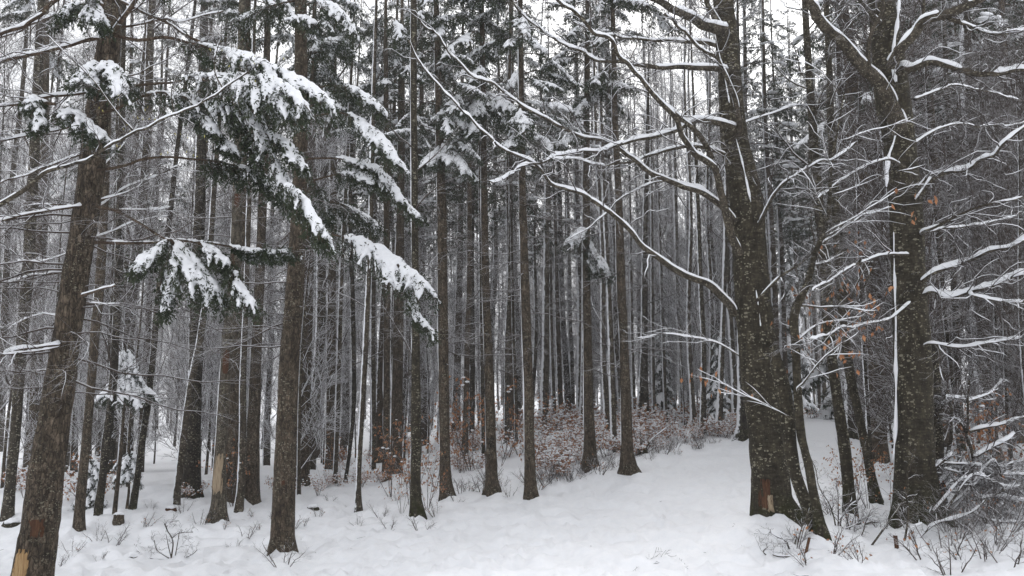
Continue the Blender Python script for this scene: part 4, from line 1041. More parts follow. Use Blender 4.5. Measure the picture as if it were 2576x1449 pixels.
# ------------------------------------------------------------------ placing small things on the snow
def on(px, py):
    a, b = 4.0, 70.0
    ds = np.linspace(a, b, 400)
    pts = np.array([at(px, py, q) for q in ds])
    k_ = np.nonzero(pts[:, 2] < ground(pts[:, 0], pts[:, 1]))[0]
    return pts[k_[0]] if len(k_) else pts[-1]
def leaf_shrub(seed, h, wdt, nl, nsn, stems=9, lsz=.065):
    """low beech scrub: stems, dead leaves, snow on the leaves"""
    rng = np.random.default_rng(seed)
    az = rng.uniform(0, 6.28, stems); tilt = rng.uniform(.2, .9, stems)
    n = 7; P = []
    for a, t_ in zip(az, tilt):
        L = h * rng.uniform(.7, 1.2)
        s = np.linspace(0, 1, n)[:, None]
        d = np.array([math.cos(a) * math.sin(t_) * wdt / h, math.sin(a) * math.sin(t_) * wdt / h, math.cos(t_) + .15])
        P.append(np.array([math.cos(a) * .05, math.sin(a) * .05, -.08]) + s * d * L + np.array([0, 0, -.12]) * s ** 2 * L + rng.normal(size=(n, 3)) * .012 * s)
    P = np.array(P); R = np.repeat(np.linspace(.008, .003, n)[None], stems, 0)
    mw = MB(); tubes(mw, P, R, 4, 0)
    P1, R1 = spawn(P, R, 6, .25, 1, .9, h * .5, 5, rng, .6, up=.05, wig=.16, flat=.55)
    P2, R2 = spawn(P1, R1, 3, .2, 1, .8, h * .25, 4, rng, .7, up=0, wig=.15, flat=.5)
    tubes(mw, P1, R1, 3, 0, False); tubes(mw, P2, R2, 3, 0, False)
    tip = np.concatenate([P1[:, 2:].reshape(-1, 3), P2[:, 1:].reshape(-1, 3)])
    c = tip[rng.integers(0, len(tip), nl)] + rng.normal(size=(nl, 3)) * .015
    ml = MB(); leaves(ml, c, np.array([0, 0, -.8]) + rng.normal(size=(nl, 3)) * .7, rng.uniform(.7, 1.3, nl) * lsz, lsz * .27, 0, rng, .3)
    c = tip[rng.integers(0, len(tip), nsn)] + np.array([0, 0, .012])
    r = rng.uniform(.5, 1.4, nsn)[:, None] * np.array([[.045, .038, .018]])
    msn = MB(); blobs(msn, c, r, 0, rng)
    return mw.mesh('stems', M_TWIG), ml.mesh('leaves', M_LEAF), (msn.mesh('snow', M_CAP) if nsn else None)
SH = [leaf_shrub(700 + i, .75 + .1 * (i % 3), .95, 190, 110, 10, .085) for i in range(5)]
SAP = [leaf_shrub(720 + i, 1.7, .9, 130, 6, 5, .085) for i in range(3)]
BUSHY = [leaf_shrub(760 + i, 1.0, 1.3, 5, 0, 13, .06) for i in range(3)]
LOWT = [leaf_shrub(740 + i, .45, .5, 8 if i % 2 else 0, 0, 5, .05) for i in range(5)]
def put(kind, name, label, cat, group, p, rot, s, sink=0.):
    o = thing(name, label, cat, (p[0], p[1], gz(p[0], p[1]) - sink), group)
    o.rotation_euler = (0, 0, rot); o.scale = (s, s, s)
    st, le, sn = kind
    part('stems', st, o, kind='stuff')
    if len(le.polygons): part('leaves', le, o, kind='stuff')
    if sn: part('snow', sn, o, kind='stuff')
    return o
r_ = np.random.default_rng(31)
EX = [600, 900, 1120, 1340, 1480, 1600, 1700, 1850]; EY = [1225, 1232, 1228, 1222, 1188, 1150, 1128, 1098]
FX = [600, 900, 1130, 1340, 1480, 1600, 1700, 1850]; FY = [1180, 1150, 1110, 1078, 1050, 1042, 1040, 1046]
n_ = 0
while n_ < 150:
    px = r_.uniform(1150, 1860) if n_ < 122 else r_.uniform(820, 1200)
    f_ = r_.uniform(0, 1) ** 1.2
    ye, yf = np.interp(px, EX, EY), np.interp(px, FX, FY)
    p = on(px, yf + (ye - yf) * f_)
    if min(np.hypot(FEET[:, 0] - p[0], FEET[:, 1] - p[1])) < .35: continue
    if px < 1330 and noise(p[0] * .5, p[1] * .5, 0, 77) < .05: continue
    put(SH[r_.integers(5)], 'beech_shrub', 'low beech scrub with rusty leaves under snow on the bank beside the ride', 'shrub', 'leafy scrub on the bank', p, r_.uniform(0, 6.28), (.55 + .5 * (1 - f_)) * r_.uniform(.75, 1.25) * (1 if px > 1300 else .7))
    n_ += 1
for px, py, s in [(40,1235,.9),(90,1225,.8),(62,1250,.8),(225,1215,.9),(262,1185,.8),(245,1255,.8),(205,1260,.9),(300,1230,.6),(470,1252,.45),(500,1248,.4),(690,1235,.5),(730,1240,.45),(800,1245,.5)]:
    put(SH[r_.integers(5)], 'beech_shrub', 'scattered snowy beech bush with brown leaves between the left trunks', 'shrub', 'leafy bushes between the left trunks', on(px, py), r_.uniform(0, 6), s)
for px, py, s in [(2150,1064,.8),(2005,1062,.8),(2040,1052,.7),(2090,1052,.7),(2400,1085,1.),(2440,1090,1.),(2535,1100,1.),(2560,1090,1.1),(2345,1078,1.),(2470,1080,1.)]:
    put(SH[r_.integers(5)], 'beech_shrub', 'far leafy bush at the end of the ride behind the right trunks', 'shrub', 'leafy bushes behind the right trunks', on(px, py), r_.uniform(0, 6), s)
for px, py, s in [(1035,1272,1.0),(1075,1282,.75),(985,1252,.9),(1012,1225,1.),(1095,1225,.9),(1010,1290,.6)]:
    put(SAP[r_.integers(3)], 'beech_sapling', 'thin beech sapling with hanging brown leaves around the dark mossy beech foot', 'sapling', 'saplings round the mossy beech', on(px, py), r_.uniform(0, 6), s)
for px, py, s in [(1190,1185,1.5),(1160,1190,1.2),(1275,1150,1.3),(1380,1120,1.0),(590,1275,.9),(1255,1175,1.1),(860,1215,.8)]:
    put(SAP[r_.integers(3)], 'beech_sapling', 'taller beech sapling with few brown leaves standing among the middle trunks', 'sapling', 'saplings among the middle trunks', on(px, py), r_.uniform(0, 6), s)
for px, py, s in [(2150,1268,.8),(2185,1290,.7),(2240,1290,.8),(2500,1260,1.2),(2540,1240,1.2),(2460,1240,1.)]:
    put(SAP[r_.integers(3)], 'beech_sapling', 'twiggy beech sapling with curled leaves at the feet of the right beeches', 'sapling', 'saplings at the right beeches', on(px, py), r_.uniform(0, 6), s * .75)
tw_ = [(245,1362),(180,1392),(285,1372),(620,1352),(655,1335),(590,1378),(712,1432),(762,1325),(900,1322),(980,1332),(735,1335),(800,1300),(1000,1260),(960,1300),(1100,1300),(1060,1330),(640,1300),(560,1330),(500,1320),(360,1330),(250,1420),(150,1425),(690,1310),(1150,1262),(1280,1255),(830,1260),(380,1282),(460,1290),(1420,1200),(1500,1185),(1640,1160),(1700,1150),(1660,1142),(1750,1128),(1380,1212)]
for px, py in tw_:
    put(LOWT[r_.integers(5)], 'twig_plant', 'small leafless twig plant poking out of the snow left of the ride', 'plant', 'twig plants in the snow left', on(px, py), r_.uniform(0, 6), r_.uniform(.5, 1.0), .04)
for px, py in [(1995,1380),(2085,1395),(2125,1330),(2150,1345),(2330,1410),(2380,1400),(2430,1420),(2480,1405),(2540,1425),(2555,1380),(2500,1360),(2220,1330),(2180,1420),(2390,1440),(2300,1340),(2420,1350),(2095,1290),(2040,1420)]:
    put(LOWT[r_.integers(5)], 'twig_plant', 'small bare twig plant in the snow below the right beeches', 'plant', 'twig plants in the snow right', on(px, py), r_.uniform(0, 6), r_.uniform(.6, 1.15), .04)

for i in range(70):
    px = r_.uniform(1120, 1860); ye = np.interp(px, EX, EY)
    put(LOWT[r_.integers(5)], 'twig_plant', 'thin twig plant at the snowy front edge of the leafy bank', 'plant', 'twig plants along the bank edge', on(px, ye + r_.uniform(-14, 12)), r_.uniform(0, 6), r_.uniform(.5, 1.3), .05)
for px, py in [(2350,1330),(2390,1345),(2425,1330),(2460,1345),(2495,1330),(2530,1345),(2560,1325),(2440,1300),(2480,1290),(2520,1300),(2560,1290),(2330,1310),(2540,1270),(2410,1370),(2500,1385)]:
    put(BUSHY[r_.integers(3)], 'bare_shrub', 'low wiry leafless shrub in the thicket at lower right', 'shrub', 'wiry shrubs of the lower right thicket', on(px, py), r_.uniform(0, 6), r_.uniform(.45, .85), .05)
def bush(name, label, cat, anchor, lines):
    p = on(*anchor)
    o = thing(name, label, cat, p)
    tr = (o, p, None, p[1], None)
    for i, (poly, dz, w0, w1, sn, tw) in enumerate(lines):
        limb(tr, poly, p[1] + dz, p[1] + dz + (.25 if i % 2 else -.25), w0, w1, 3000 + i + int(anchor[0]), sn, tw, M_BRANCH, 0, (.35, .18, .09), M_TWIG_BARE)
    return o, p
bush('bare_shrub', 'low sprawling leafless shrub half buried in the snow at lower left', 'shrub', (430,1404), [
 ([(430,1408),(435,1364),(422,1334),(415,1316)], 0, 5, 3, .006, (3,2,2)), ([(418,1324),(432,1312),(450,1309)], 0, 3, 2, .004, (2,2,2)),
 ([(435,1352),(450,1341),(485,1338)], 0, 3, 2, .004, (4,2,2)), ([(425,1408),(380,1404),(350,1389),(338,1369)], 0, 5, 3, .008, (4,2,2)),
 ([(425,1404),(395,1384),(388,1359)], 0, 4, 2, .006, (3,2,2)), ([(440,1404),(450,1345),(453,1322)], 0, 3, 2, .004, (3,2,2)),
 ([(448,1410),(480,1396),(496,1384)], 0, 4, 2, .006, (3,2,2)), ([(430,1400),(418,1350),(412,1330)], 0, 3, 2, .004, (2,2,2))])
ob, pb = bush('tangled_bush', 'snow laden tangle of dark bent stems right of the massive forked beech', 'bush', (2390,1297), [
 ([(2397,1300),(2410,1246),(2447,1175),(2451,1151),(2437,1111),(2432,1087),(2434,1009),(2436,955)], 0, 20, 6, .036, (12,4,3)),
 ([(2359,1300),(2370,1229),(2390,1135),(2396,1040),(2390,990)], .1, 24, 8, .03, (12,4,3)),
 ([(2275,1212),(2315,1206),(2359,1168),(2397,1141)], -.6, 7, 10, .036, (9,4,3)),
 ([(2293,1270),(2332,1240),(2370,1209),(2387,1179)], -.5, 8, 13, .038, (9,4,3)),
 ([(2437,1086),(2468,1077),(2518,1067),(2580,1045)], -.2, 11, 5, .038, (12,4,3)),
 ([(2449,1151),(2495,1124),(2535,1104),(2554,1086)], -.2, 12, 8, .036, (10,4,3)),
 ([(2440,1202),(2464,1192),(2532,1190),(2590,1185)], -.2, 12, 5, .036, (12,4,3)),
 ([(2432,1010),(2491,989),(2520,955)], -.1, 9, 4, .032, (12,4,3)),
 ([(2434,1004),(2410,1002),(2381,998)], -.1, 7, 4, .04, (7,4,3)),
 ([(2396,1280),(2440,1245),(2452,1200)], -.1, 19, 11, .036, (9,4,3)),
 ([(2346,1090),(2362,1040),(2370,1015),(2384,975)], -.1, 8, 5, .025, (9,4,3)),
 ([(2370,1165),(2420,1168),(2500,1170),(2590,1158)], -.5, 7, 3, .02, (15,5,3)),
 ([(2385,1280),(2430,1262),(2500,1250),(2590,1262)], -.5, 8, 4, .04, (13,5,3)),
 ([(2375,1180),(2410,1190),(2440,1215),(2480,1225)], -.5, 7, 4, .03, (12,5,3)),
 ([(2432,1087),(2415,1062),(2400,1052)], -.1, 9, 5, .032, (7,4,3)),
 ([(2380,1230),(2420,1240),(2480,1210),(2560,1222)], -.3, 7, 4, .035, (13,5,3)),
 *[([(2385 + q.uniform(-45, 45), 1290), (2420 + q.uniform(-50, 60), 1225 + q.uniform(-60, 40)), (2490 + q.uniform(-50, 50), 1190 + q.uniform(-60, 70)), (2560 + q.uniform(-40, 40), 1240 + q.uniform(-60, 90))], q.uniform(-1.0, .3), 9, 3, .028, (10, 5, 4)) for q in [np.random.default_rng(60 + i_) for i_ in range(12)]],
 ([(2392,1295),(2440,1300),(2500,1285),(2580,1300)], -.4, 7, 4, .035, (13,5,3)),
])
rb = np.random.default_rng(9); m = MB()
C0 = np.array([at(rb.uniform(2440, 2510), rb.uniform(1010, 1060), pb[1] - .1) for _ in range(26)] + [at(rb.uniform(2350, 2380), rb.uniform(1205, 1260), pb[1] - .5) for _ in range(9)])
leaves(m, C0, np.array([0, 0, -1.]) + rb.normal(size=C0.shape) * .4, .06, .018, 0, rb)
part('leaves', m.mesh('leaves', M_LEAF, origin=pb), ob, kind='stuff')
bush('fallen_branch', 'long fallen branch arching low over the snow right of the upright stake', 'branch', (2310,1358), [
 ([(2305,1360),(2349,1321),(2403,1304),(2444,1287),(2485,1253)], 0, 7, 6, .035, (4,3,2)),
 ([(2484,1252),(2486,1256),(2481,1314),(2488,1365),(2490,1392)], -.12, 6, 5, .004, (3,3,2)),
 ([(2403,1308),(2451,1341),(2518,1346),(2580,1340)], .1, 5, 3, .018, (8,4,2)),
 ([(2470,1265),(2510,1290),(2540,1330),(2545,1380)], .1, 5, 2, .012, (8,4,2)),
 ([(2450,1290),(2500,1310),(2590,1312)], .1, 4, 3, .02, (8,4,2))])
bush('fallen_branch', 'thin dark branch lying along the snow in front of the massive beech foot', 'branch', (2190,1318), [
 ([(2174,1325),(2187,1315),(2234,1312),(2288,1303),(2336,1309),(2383,1316),(2451,1313),(2520,1316)], 0, 6, 4, .016, (9,4,2))])
bush('leaning_stick', 'crooked stick leaning up from the snow before the massive beech', 'stick', (2195,1372), [
 ([(2190,1376),(2234,1314),(2278,1246),(2283,1179),(2296,1143)], 0, 6, 5, .006, (4,3,2))])
bush('upright_stick', 'short upright crooked stick right of the leaning stick', 'stick', (2277,1358), [
 ([(2276,1362),(2285,1297),(2281,1246)], 0, 7, 6, .02, (2,3,2)), ([(2277,1358),(2290,1330),(2320,1316)], 0, 4, 3, .015, (3,3,2))])
bush('fallen_twig', 'long thin twig lying on the open snow of the ride', 'twig', (1630,1416), [
 ([(1560,1418),(1590,1417),(1630,1420),(1662,1416),(1700,1419),(1712,1414)], 0, 3, 2, .003, (4,2,2))])
bush('bare_shrub', 'dark crooked twigs at the snowy foot of the forked thin beech', 'shrub', (1995,1385), [
 ([(1990,1392),(1975,1360),(1950,1348),(1935,1340)], 0, 6, 3, .02, (4,3,2)), ([(1990,1385),(2000,1365),(2003,1350)], 0, 6, 4, .01, (3,3,2)),
 ([(1945,1395),(1965,1400),(2005,1398),(2018,1392)], -.2, 7, 5, .02, (3,3,2)), ([(2012,1415),(2000,1400),(1985,1395)], -.2, 6, 3, .01, (3,3,2)), ([(1930,1398),(1920,1388),(1932,1376)], -.2, 4, 2, .006, (2,2,2))])
bush('bare_shrub', 'thin whippy shrub between the forked thin beech and the knobbly stem', 'shrub', (2105,1330), [
 ([(2105,1335),(2090,1280),(2060,1220),(2040,1150)], 0, 5, 2, .006, (8,3,2)), ([(2112,1335),(2118,1300),(2140,1270),(2163,1255),(2165,1240)], 0, 5, 3, .012, (6,3,2)),
 ([(2108,1338),(2110,1270),(2105,1220)], .1, 5, 2, .006, (8,3,2)), ([(2100,1338),(2060,1310),(2000,1285),(1950,1250)], .1, 4, 2, .008, (9,3,2)), ([(2115,1335),(2150,1320),(2200,1295)], 0, 4, 2, .01, (9,3,2))])
rb = np.random.default_rng(21); m = MB()
n_ = 420
px_, d_ = rb.uniform(-60, 2640, n_), 6.5 + 22 * rb.uniform(0, 1, n_) ** 1.3
X_ = (px_ - CX) / F * d_
near_tree = np.hypot(X_[:, None] - FEET[None, :, 0], d_[:, None] - FEET[None, :, 1]).min(1)
k_ = (near_tree < 1.3) | (rb.uniform(0, 1, n_) < .35)
X_, d_ = X_[k_], d_[k_]; Z_ = ground(X_, d_)
a_ = rb.uniform(0, 6.28, len(X_)); L_ = rb.uniform(.03, .14, len(X_))
P_ = np.array([[[x + math.cos(a) * l * t, y + math.sin(a) * l * t, z + .006 + .01 * math.sin(t * 3)] for t in (-.5, 0, .5)] for x, y, z, a, l in zip(X_, d_, Z_, a_, L_)])
tubes(m, P_, np.repeat(np.array([[.003, .003, .002]]), len(X_), 0), 3, 0, False)
part('twig_litter', m.mesh('twig_litter', M_TWIG_BARE), kind='stuff')
# ------------------------------------------------------------------ stumps and stakes
def stump(name, label, px, py, wpx, hpx, mat, seed, cap=True, lean=0., kind='stump'):
    p = on(px, py); s = scale_at(px, py, p[1])
    o = thing(name, label, kind, p)
    r, h = wpx * s * .5, hpx * s
    rng = np.random.default_rng(seed)
    n = 14; m = MB(); S = 18
    zz = np.linspace(-.12, h, n); th = np.arange(S) / S * 6.2832
    rr = r * (1 + .25 * np.exp(-np.clip(zz, 0, 9) / .06))[:, None] * (1 + .10 * noise(np.cos(th)[None] * 2 + seed, np.sin(th)[None] * 2, zz[:, None] * 6, seed))
    zt = zz[:, None] + np.where(np.arange(n)[:, None] == n - 1, .18 * r * noise(np.cos(th)[None] * 2, np.sin(th)[None] * 2, seed, 3), 0)
    V = np.stack([rr * np.cos(th) + lean * zz[:, None], rr * np.sin(th), zt], -1)
    idx = np.arange(n * S).reshape(n, S)
    a = idx[:-1]; b = np.roll(idx, -1, 1)[:-1]; c_ = np.roll(idx, -1, 1)[1:]; d_ = idx[1:]
    m.add(V, np.stack([a, b, c_, d_], -1).reshape(-1, 4))
    m.add(np.vstack([V[-1], [[lean * h, 0, h]]]), None, np.stack([np.arange(S), (np.arange(S) + 1) % S, np.full(S, S)], -1))
    part('wood', m.mesh('wood', mat), o)
    if cap:
        mm = MB(); k = 9
        C0 = np.stack([rng.uniform(-.45, .45, k) * r + lean * h, rng.uniform(-.45, .45, k) * r, np.full(k, h + r * .12)], -1)
        tubes(mm, np.array([[0 + lean * h, 0, h - .01], [lean * h, 0, h + .02], [lean * h, 0, h + r * .35]]), np.array([r * 1.02, r * 1.05, r * .4]), 14)
        blobs(mm, C0, np.repeat(np.array([[r * .6, r * .6, r * .38]]), k, 0), 0, rng)
        ms = voxel_union(mm, max(.012, r * .14), seed)
        part('snow', ms, o)
    return o
stump('tree_stump', 'small square stump standing in the snow before the curved dark stem', 298, 1312, 24, 18, M_SPRUCE, 1)
stump('tree_stump', 'low reddish stump capped with snow left of the pale stripped spruce', 430, 1284, 22, 6, M_RUST, 2)
stump('tree_stump', 'flat stump buried under a snow pillow near the low sprawling shrub', 335, 1404, 36, 5, M_BEECH_DARK, 3)
stump('tree_stump', 'snow capped mound with dark hole right of the nearest straight spruce', 787, 1282, 26, 6, M_BEECH_DARK, 4)
stump('tree_stump', 'dark coppice stump with snowy shoots beside the ride corner', 1614, 1142, 30, 14, M_BEECH_DARK, 5)
stump('snow_mound', 'snow covered log end at the left edge behind the thick leaning spruce', 33, 1320, 40, 6, M_BEECH_DARK, 6, kind='log')
stump('wooden_stake', 'broken brown stake upright in the snow below the massive beech', 2258, 1391, 10, 42, M_RUST, 7, False, -.08, 'stake')
stump('wooden_stake', 'short tilted stake in the snow left below the forked thin beech', 2027, 1392, 7, 38, M_RUST, 8, False, .28, 'stake')
stump('wooden_stake', 'tiny dark stake between the two right beeches', 2161, 1326, 9, 18, M_BEECH_DARK, 9, True, .05, 'stake')
bush('bare_shrub', 'snowy shoots sprouting from the dark coppice stump', 'shrub', (1614,1140), [
 ([(1605,1140),(1598,1100),(1592,1075)], 0, 4, 2, .03, (4,2,2)), ([(1620,1140),(1640,1105),(1680,1075)], -.1, 5, 3, .022, (5,2,2)), ([(1612,1138),(1612,1100),(1608,1080)], 0, 4, 2, .03, (4,2,2)), ([(1626,1140),(1650,1125),(1670,1128)], 0, 4, 2, .03, (4,2,2))])
# ------------------------------------------------------------------ young snowy spruces
PY = []
for i in range(4):
    q_ = np.random.default_rng(150 + i)
    mbw, ms = bough([(0, 0, 0), (.3, .02, .03), (.6, .0, -.05), (.85, q_.uniform(-.08, .08), -.2)], .34, 250 + i, 1.0, .12, .08, .010, .022, .8, 11, .6, .045, .06)
    ms.name = 'bough_snow'
    PY.append((mbw.mesh('spruce_bough', MATS_BOUGH), ms))
def young_spruce(label, px, py0, py1, d, wpx, seed, trunk_to=None, nb=26):
    rng = np.random.default_rng(seed)
    top = at(px, py0, d); bot = at(px, py1, d); s = scale_at(px, py1, d)
    foot = at(*trunk_to, d) if trunk_to else np.array([bot[0], d, gz(bot[0], d)])
    o = thing('young_spruce', label, 'tree', foot)
    P = smooth_path([foot + [0, 0, -.2], foot, (foot + bot) / 2 + [.02, 0, 0], bot, (bot + top) / 2, top], 24)
    m = MB(); tubes(m, P, np.linspace(.055 if trunk_to else .04, .006, 24), 10)
    part('trunk', m.mesh('trunk', M_SPRUCE, origin=foot), o)
    for i in range(int(nb * 1.5)):
        u = (i + .5) / (nb * 1.5)
        p = top + (bot - top) * u - foot
        L = .92 * wpx * s * .5 * (.18 + .85 * u ** .8) * rng.uniform(.8, 1.15)
        q = part('bough', PY[i % 4][0], o, loc=p, rot=(0, .25 + .4 * (1 - u) + rng.uniform(-.15, .25), i * 2.4), scl=max(L / .85, .45))
        part('snow', PY[i % 4][1], q)
    return o
young_spruce('young spruce with a snowy umbrella crown on a thin stem at left', 315, 874, 978, 17.5, 165, 1, (288, 1292), 30)
young_spruce('bushy young spruce buried in snow behind the thin leaning pole', 228, 1150, 1280, 19, 120, 2, None, 22)
young_spruce('narrow snow plastered young spruce beside the slim leaning stem', 324, 1132, 1200, 18.5, 45, 3, None, 12)
young_spruce('frosted young spruce behind the white speckled trunk', 1805, 830, 1070, 33, 110, 4, None, 26)
young_spruce('frosted young spruce left of the ride end behind the big leaning beech', 1945, 880, 1050, 34, 100, 5, None, 22)
young_spruce('tall white dusted young spruce behind the snaking slim beech', 1985, 600, 1040, 46, 170, 6, None, 34)
young_spruce('snow hung young spruce crown behind the thick black trunk', 1665, 720, 1060, 38, 110, 7, None, 24)
young_spruce('dusky young spruce reaching above the ride end at right', 2135, 250, 1030, 40, 240, 8, None, 40)
# ------------------------------------------------------------------ the wood behind: kinds built once, then copied tree by tree
def wood_beech(seed, h, r0, n1, n2, n3, t0, spread, far=False):
    rng = np.random.default_rng(seed)
    z = np.linspace(-.4, h, 14)
    bend = rng.uniform(-.5, .5, 2)
    P = np.stack([bend[0] * (z / h) ** 2 + .08 * np.sin(z * .7 + seed), bend[1] * (z / h) ** 2 + .05 * np.cos(z * .6), z], -1)[None]
    R = (r0 * (1 - .8 * (z / h).clip(0, 1)) * (1 + .3 * np.exp(-np.clip(z, 0, 9) / .25)))[None]
    mt = MB(); tubes(mt, smooth_path(np.hstack([P[0], R[0][:, None]]), 30)[None, :, :3], smooth_path(np.hstack([P[0], R[0][:, None]]), 30)[None, :, 3], 10 if not far else 7, 0)
    P1, R1 = spawn(P, R, n1, t0, .98, .75, spread, 7, rng, .32, up=.55, wig=.12, lf=.35)
    P2, R2 = spawn(P1, R1, n2, .2, 1, .7, spread * .5, 6, rng, .45, up=.15, wig=.14, lf=.4)
    P3, R3 = spawn(P2, R2, n3, .15, 1, .75, spread * .26, 4, rng, .55, up=.05, wig=.16, lf=.3)
    mw = MB(); tubes(mw, P1, np.clip(R1, .008, 1), 4, 0); tubes(mw, P2, np.clip(R2, .006, 1), 3, 0, False)
    tubes(mw, P3, np.clip(R3, .005, 1) * (1.25 if far else 1), 3, 0, False)
    return mt, mw
LB_ = []
for i in range(4):
    LB_.append(bough([(0, 0, 0), (.5, .02, .06), (1.0, 0, -.1), (1.5, .05, -.4), (2.0, -.05, -.7)], .55, 260 + i, 0, 1, .22, .018, .1, .42, 9, .5, .05, .12)[0])
def wood_spruce(seed, h, r0, zc, nb, far=False):
    rng = np.random.default_rng(seed)
    z = np.linspace(-.4, h, 16)
    P = np.stack([.04 * np.sin(z * .4 + seed), .04 * np.cos(z * .5), z], -1)
    R = r0 * (1 - .93 * (z / h).clip(0, 1)) * (1 + .28 * np.exp(-np.clip(z, 0, 9) / .25))
    q = smooth_path(np.hstack([P, R[:, None]]), 34)
    mt = MB(); tubes(mt, q[None, :, :3], q[None, :, 3], 12 if not far else 8, 0)
    mw = MB()
    P1, R1 = spawn(P[None], R[None], 46, .10, zc / h + .08, 1.5, 1.2, 5, rng, .1, up=-.25, wig=.08, lf=0.)
    R1 = np.clip(R1, .006, .012)
    P2, R2 = spawn(P1, R1, 6, .2, 1, .8, .45, 3, rng, .6, up=-.1, wig=.1, flat=.4)
    tubes(mw, P1, R1, 4, 0); tubes(mw, P2, np.clip(R2, .004, 1), 3, 0, False)
    mc, ms = MB(), MB()
    for i in range(nb):
        u = i / nb; zz = zc + (h - zc) * u
        s = (1.4 - 1.1 * u) * rng.uniform(.75, 1.2)
        az = i * 2.4 + rng.uniform(-.5, .5)
        M = Matrix.Translation((0, 0, zz)) @ Matrix.Rotation(az, 4, 'Z') @ Matrix.Rotation(rng.uniform(-.05, .3), 4, 'Y') @ Matrix.Diagonal((s, s, s, 1))
        mc.merge(LB_[i % 4], M)
        if i % 2 == 0 or not far: ms.merge(simple_snow(seed * 50 + i), M)
    return mt, mw, mc, ms
KB = [wood_beech(800 + i, 21 + 2.2 * i, .11 + .024 * i, 27, 8, 8, .10, 3.0) for i in range(4)]
KY = [wood_beech(820 + i, 8.5 + 1.5 * i, .05, 38, 8, 7, .08, 1.7) for i in range(3)]
KS = [wood_spruce(840 + i, 26 + i, .17 + .03 * i, 9.5 + 1.3 * i, 54) for i in range(3)]
def kmesh(tpl, names, mats):
    return [(n, m.mesh(n, mt)) for n, m, mt in zip(names, tpl, mats)]
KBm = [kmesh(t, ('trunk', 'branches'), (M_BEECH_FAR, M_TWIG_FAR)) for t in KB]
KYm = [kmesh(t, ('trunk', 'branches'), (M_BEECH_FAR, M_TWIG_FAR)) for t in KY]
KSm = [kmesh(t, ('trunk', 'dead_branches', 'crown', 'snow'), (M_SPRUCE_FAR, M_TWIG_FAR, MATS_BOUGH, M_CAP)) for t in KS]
KRm = [kmesh(t, ('trunk', 'branches'), (M_BEECH_DARK, M_TWIG)) for t in KY]
LAB = {
 'b': ('beech_tree', 'bare slim beech trunk somewhere in the grey wood beyond the marked trees', 'slim beeches in the wood behind'),
 'y': ('young_beech', 'frosted young beech filling the gaps between the farther trunks', 'young beeches in the wood behind'),
 'r': ('young_beech', 'brown twiggy young beech crowding behind the two big right beeches', 'young beeches crowding at right'),
 's': ('spruce_tree', 'dark spruce with snowy crown deep in the wood behind the nearer trunks', 'spruces in the wood behind')}
def plant(kind, v, x, y, rot, s):
    nm, lb, gr = LAB[kind]
    ms = {'b': KBm, 'y': KYm, 's': KSm, 'r': KRm}[kind][v]
    o = thing(nm, lb, 'tree', (x, y, gz(x, y)), gr)
    o.rotation_euler = (random.uniform(-.02, .02), random.uniform(-.03, .03), rot); o.scale = (s, s, s)
    for n, me in ms:
        part(n, me, o, kind=None if n == 'trunk' else 'stuff')
random.seed(5)
r_ = np.random.default_rng(55)
placed = list(map(tuple, FEET))
def free(x, y, gap): return all((x - a) ** 2 + (y - b) ** 2 > gap * gap for a, b in placed)
cnt, tries = 0, 0
while cnt < 150 and tries < 9000:
    tries += 1
    px = r_.uniform(-330, 2900); d = 21 + 42 * r_.uniform(0, 1) ** .75
    x = (px - CX) / F * d; y = d
    if 1840 < px < 2140 and d < 50: 
        if not (1840 < px < 1960 and d > 30): continue      # the ride stays open
    if d < 31 and (1330 < px < 1990): continue
    if d < 27 and (380 < px < 720): continue
    if not free(x, y, 1.5): continue
    u = r_.uniform(0, 1)
    sp = .12 if px < 700 else .20 if px < 1400 else .03 if px < 1850 else .34
    kind = 's' if u < sp else ('y' if u > .72 else 'b')
    if kind == 's' and d < 26 and px < 700: continue
    v = int(r_.integers(len({'b': KBm, 'y': KYm, 's': KSm}[kind])))
    plant(kind, v, x, y, r_.uniform(0, 6.28), r_.uniform(.85, 1.15))
    placed.append((x, y)); cnt += 1
for kind, n, pa, pb_, da, db in (('s', 7, 1850, 2120, 44, 60), ('s', 3, 1870, 1975, 29, 40), ('s', 9, 800, 1560, 30, 46), ('s', 13, 2090, 2640, 21, 40), ('y', 34, 820, 1860, 30, 58), ('y', 16, 60, 760, 20, 40), ('r', 26, 2150, 2680, 12.5, 27), ('y', 10, 1350, 1860, 33, 46), ('b', 20, 1480, 1860, 31, 60), ('b', 12, -40, 760, 26, 55)):
    c_ = 0
    while c_ < n:
        px, d = r_.uniform(pa, pb_), r_.uniform(da, db)
        if kind == 'r' and px < 2130 and d < 44: 
            if not (px < 1985 and d > 24): c_ += 1; continue
        x = (px - CX) / F * d
        if not free(x, d, .9): continue
        plant(kind, int(r_.integers(3)), x, d, r_.uniform(0, 6.28), r_.uniform(.7, 1.1) if kind == 'r' else r_.uniform(.85, 1.15))
        placed.append((x, d)); c_ += 1
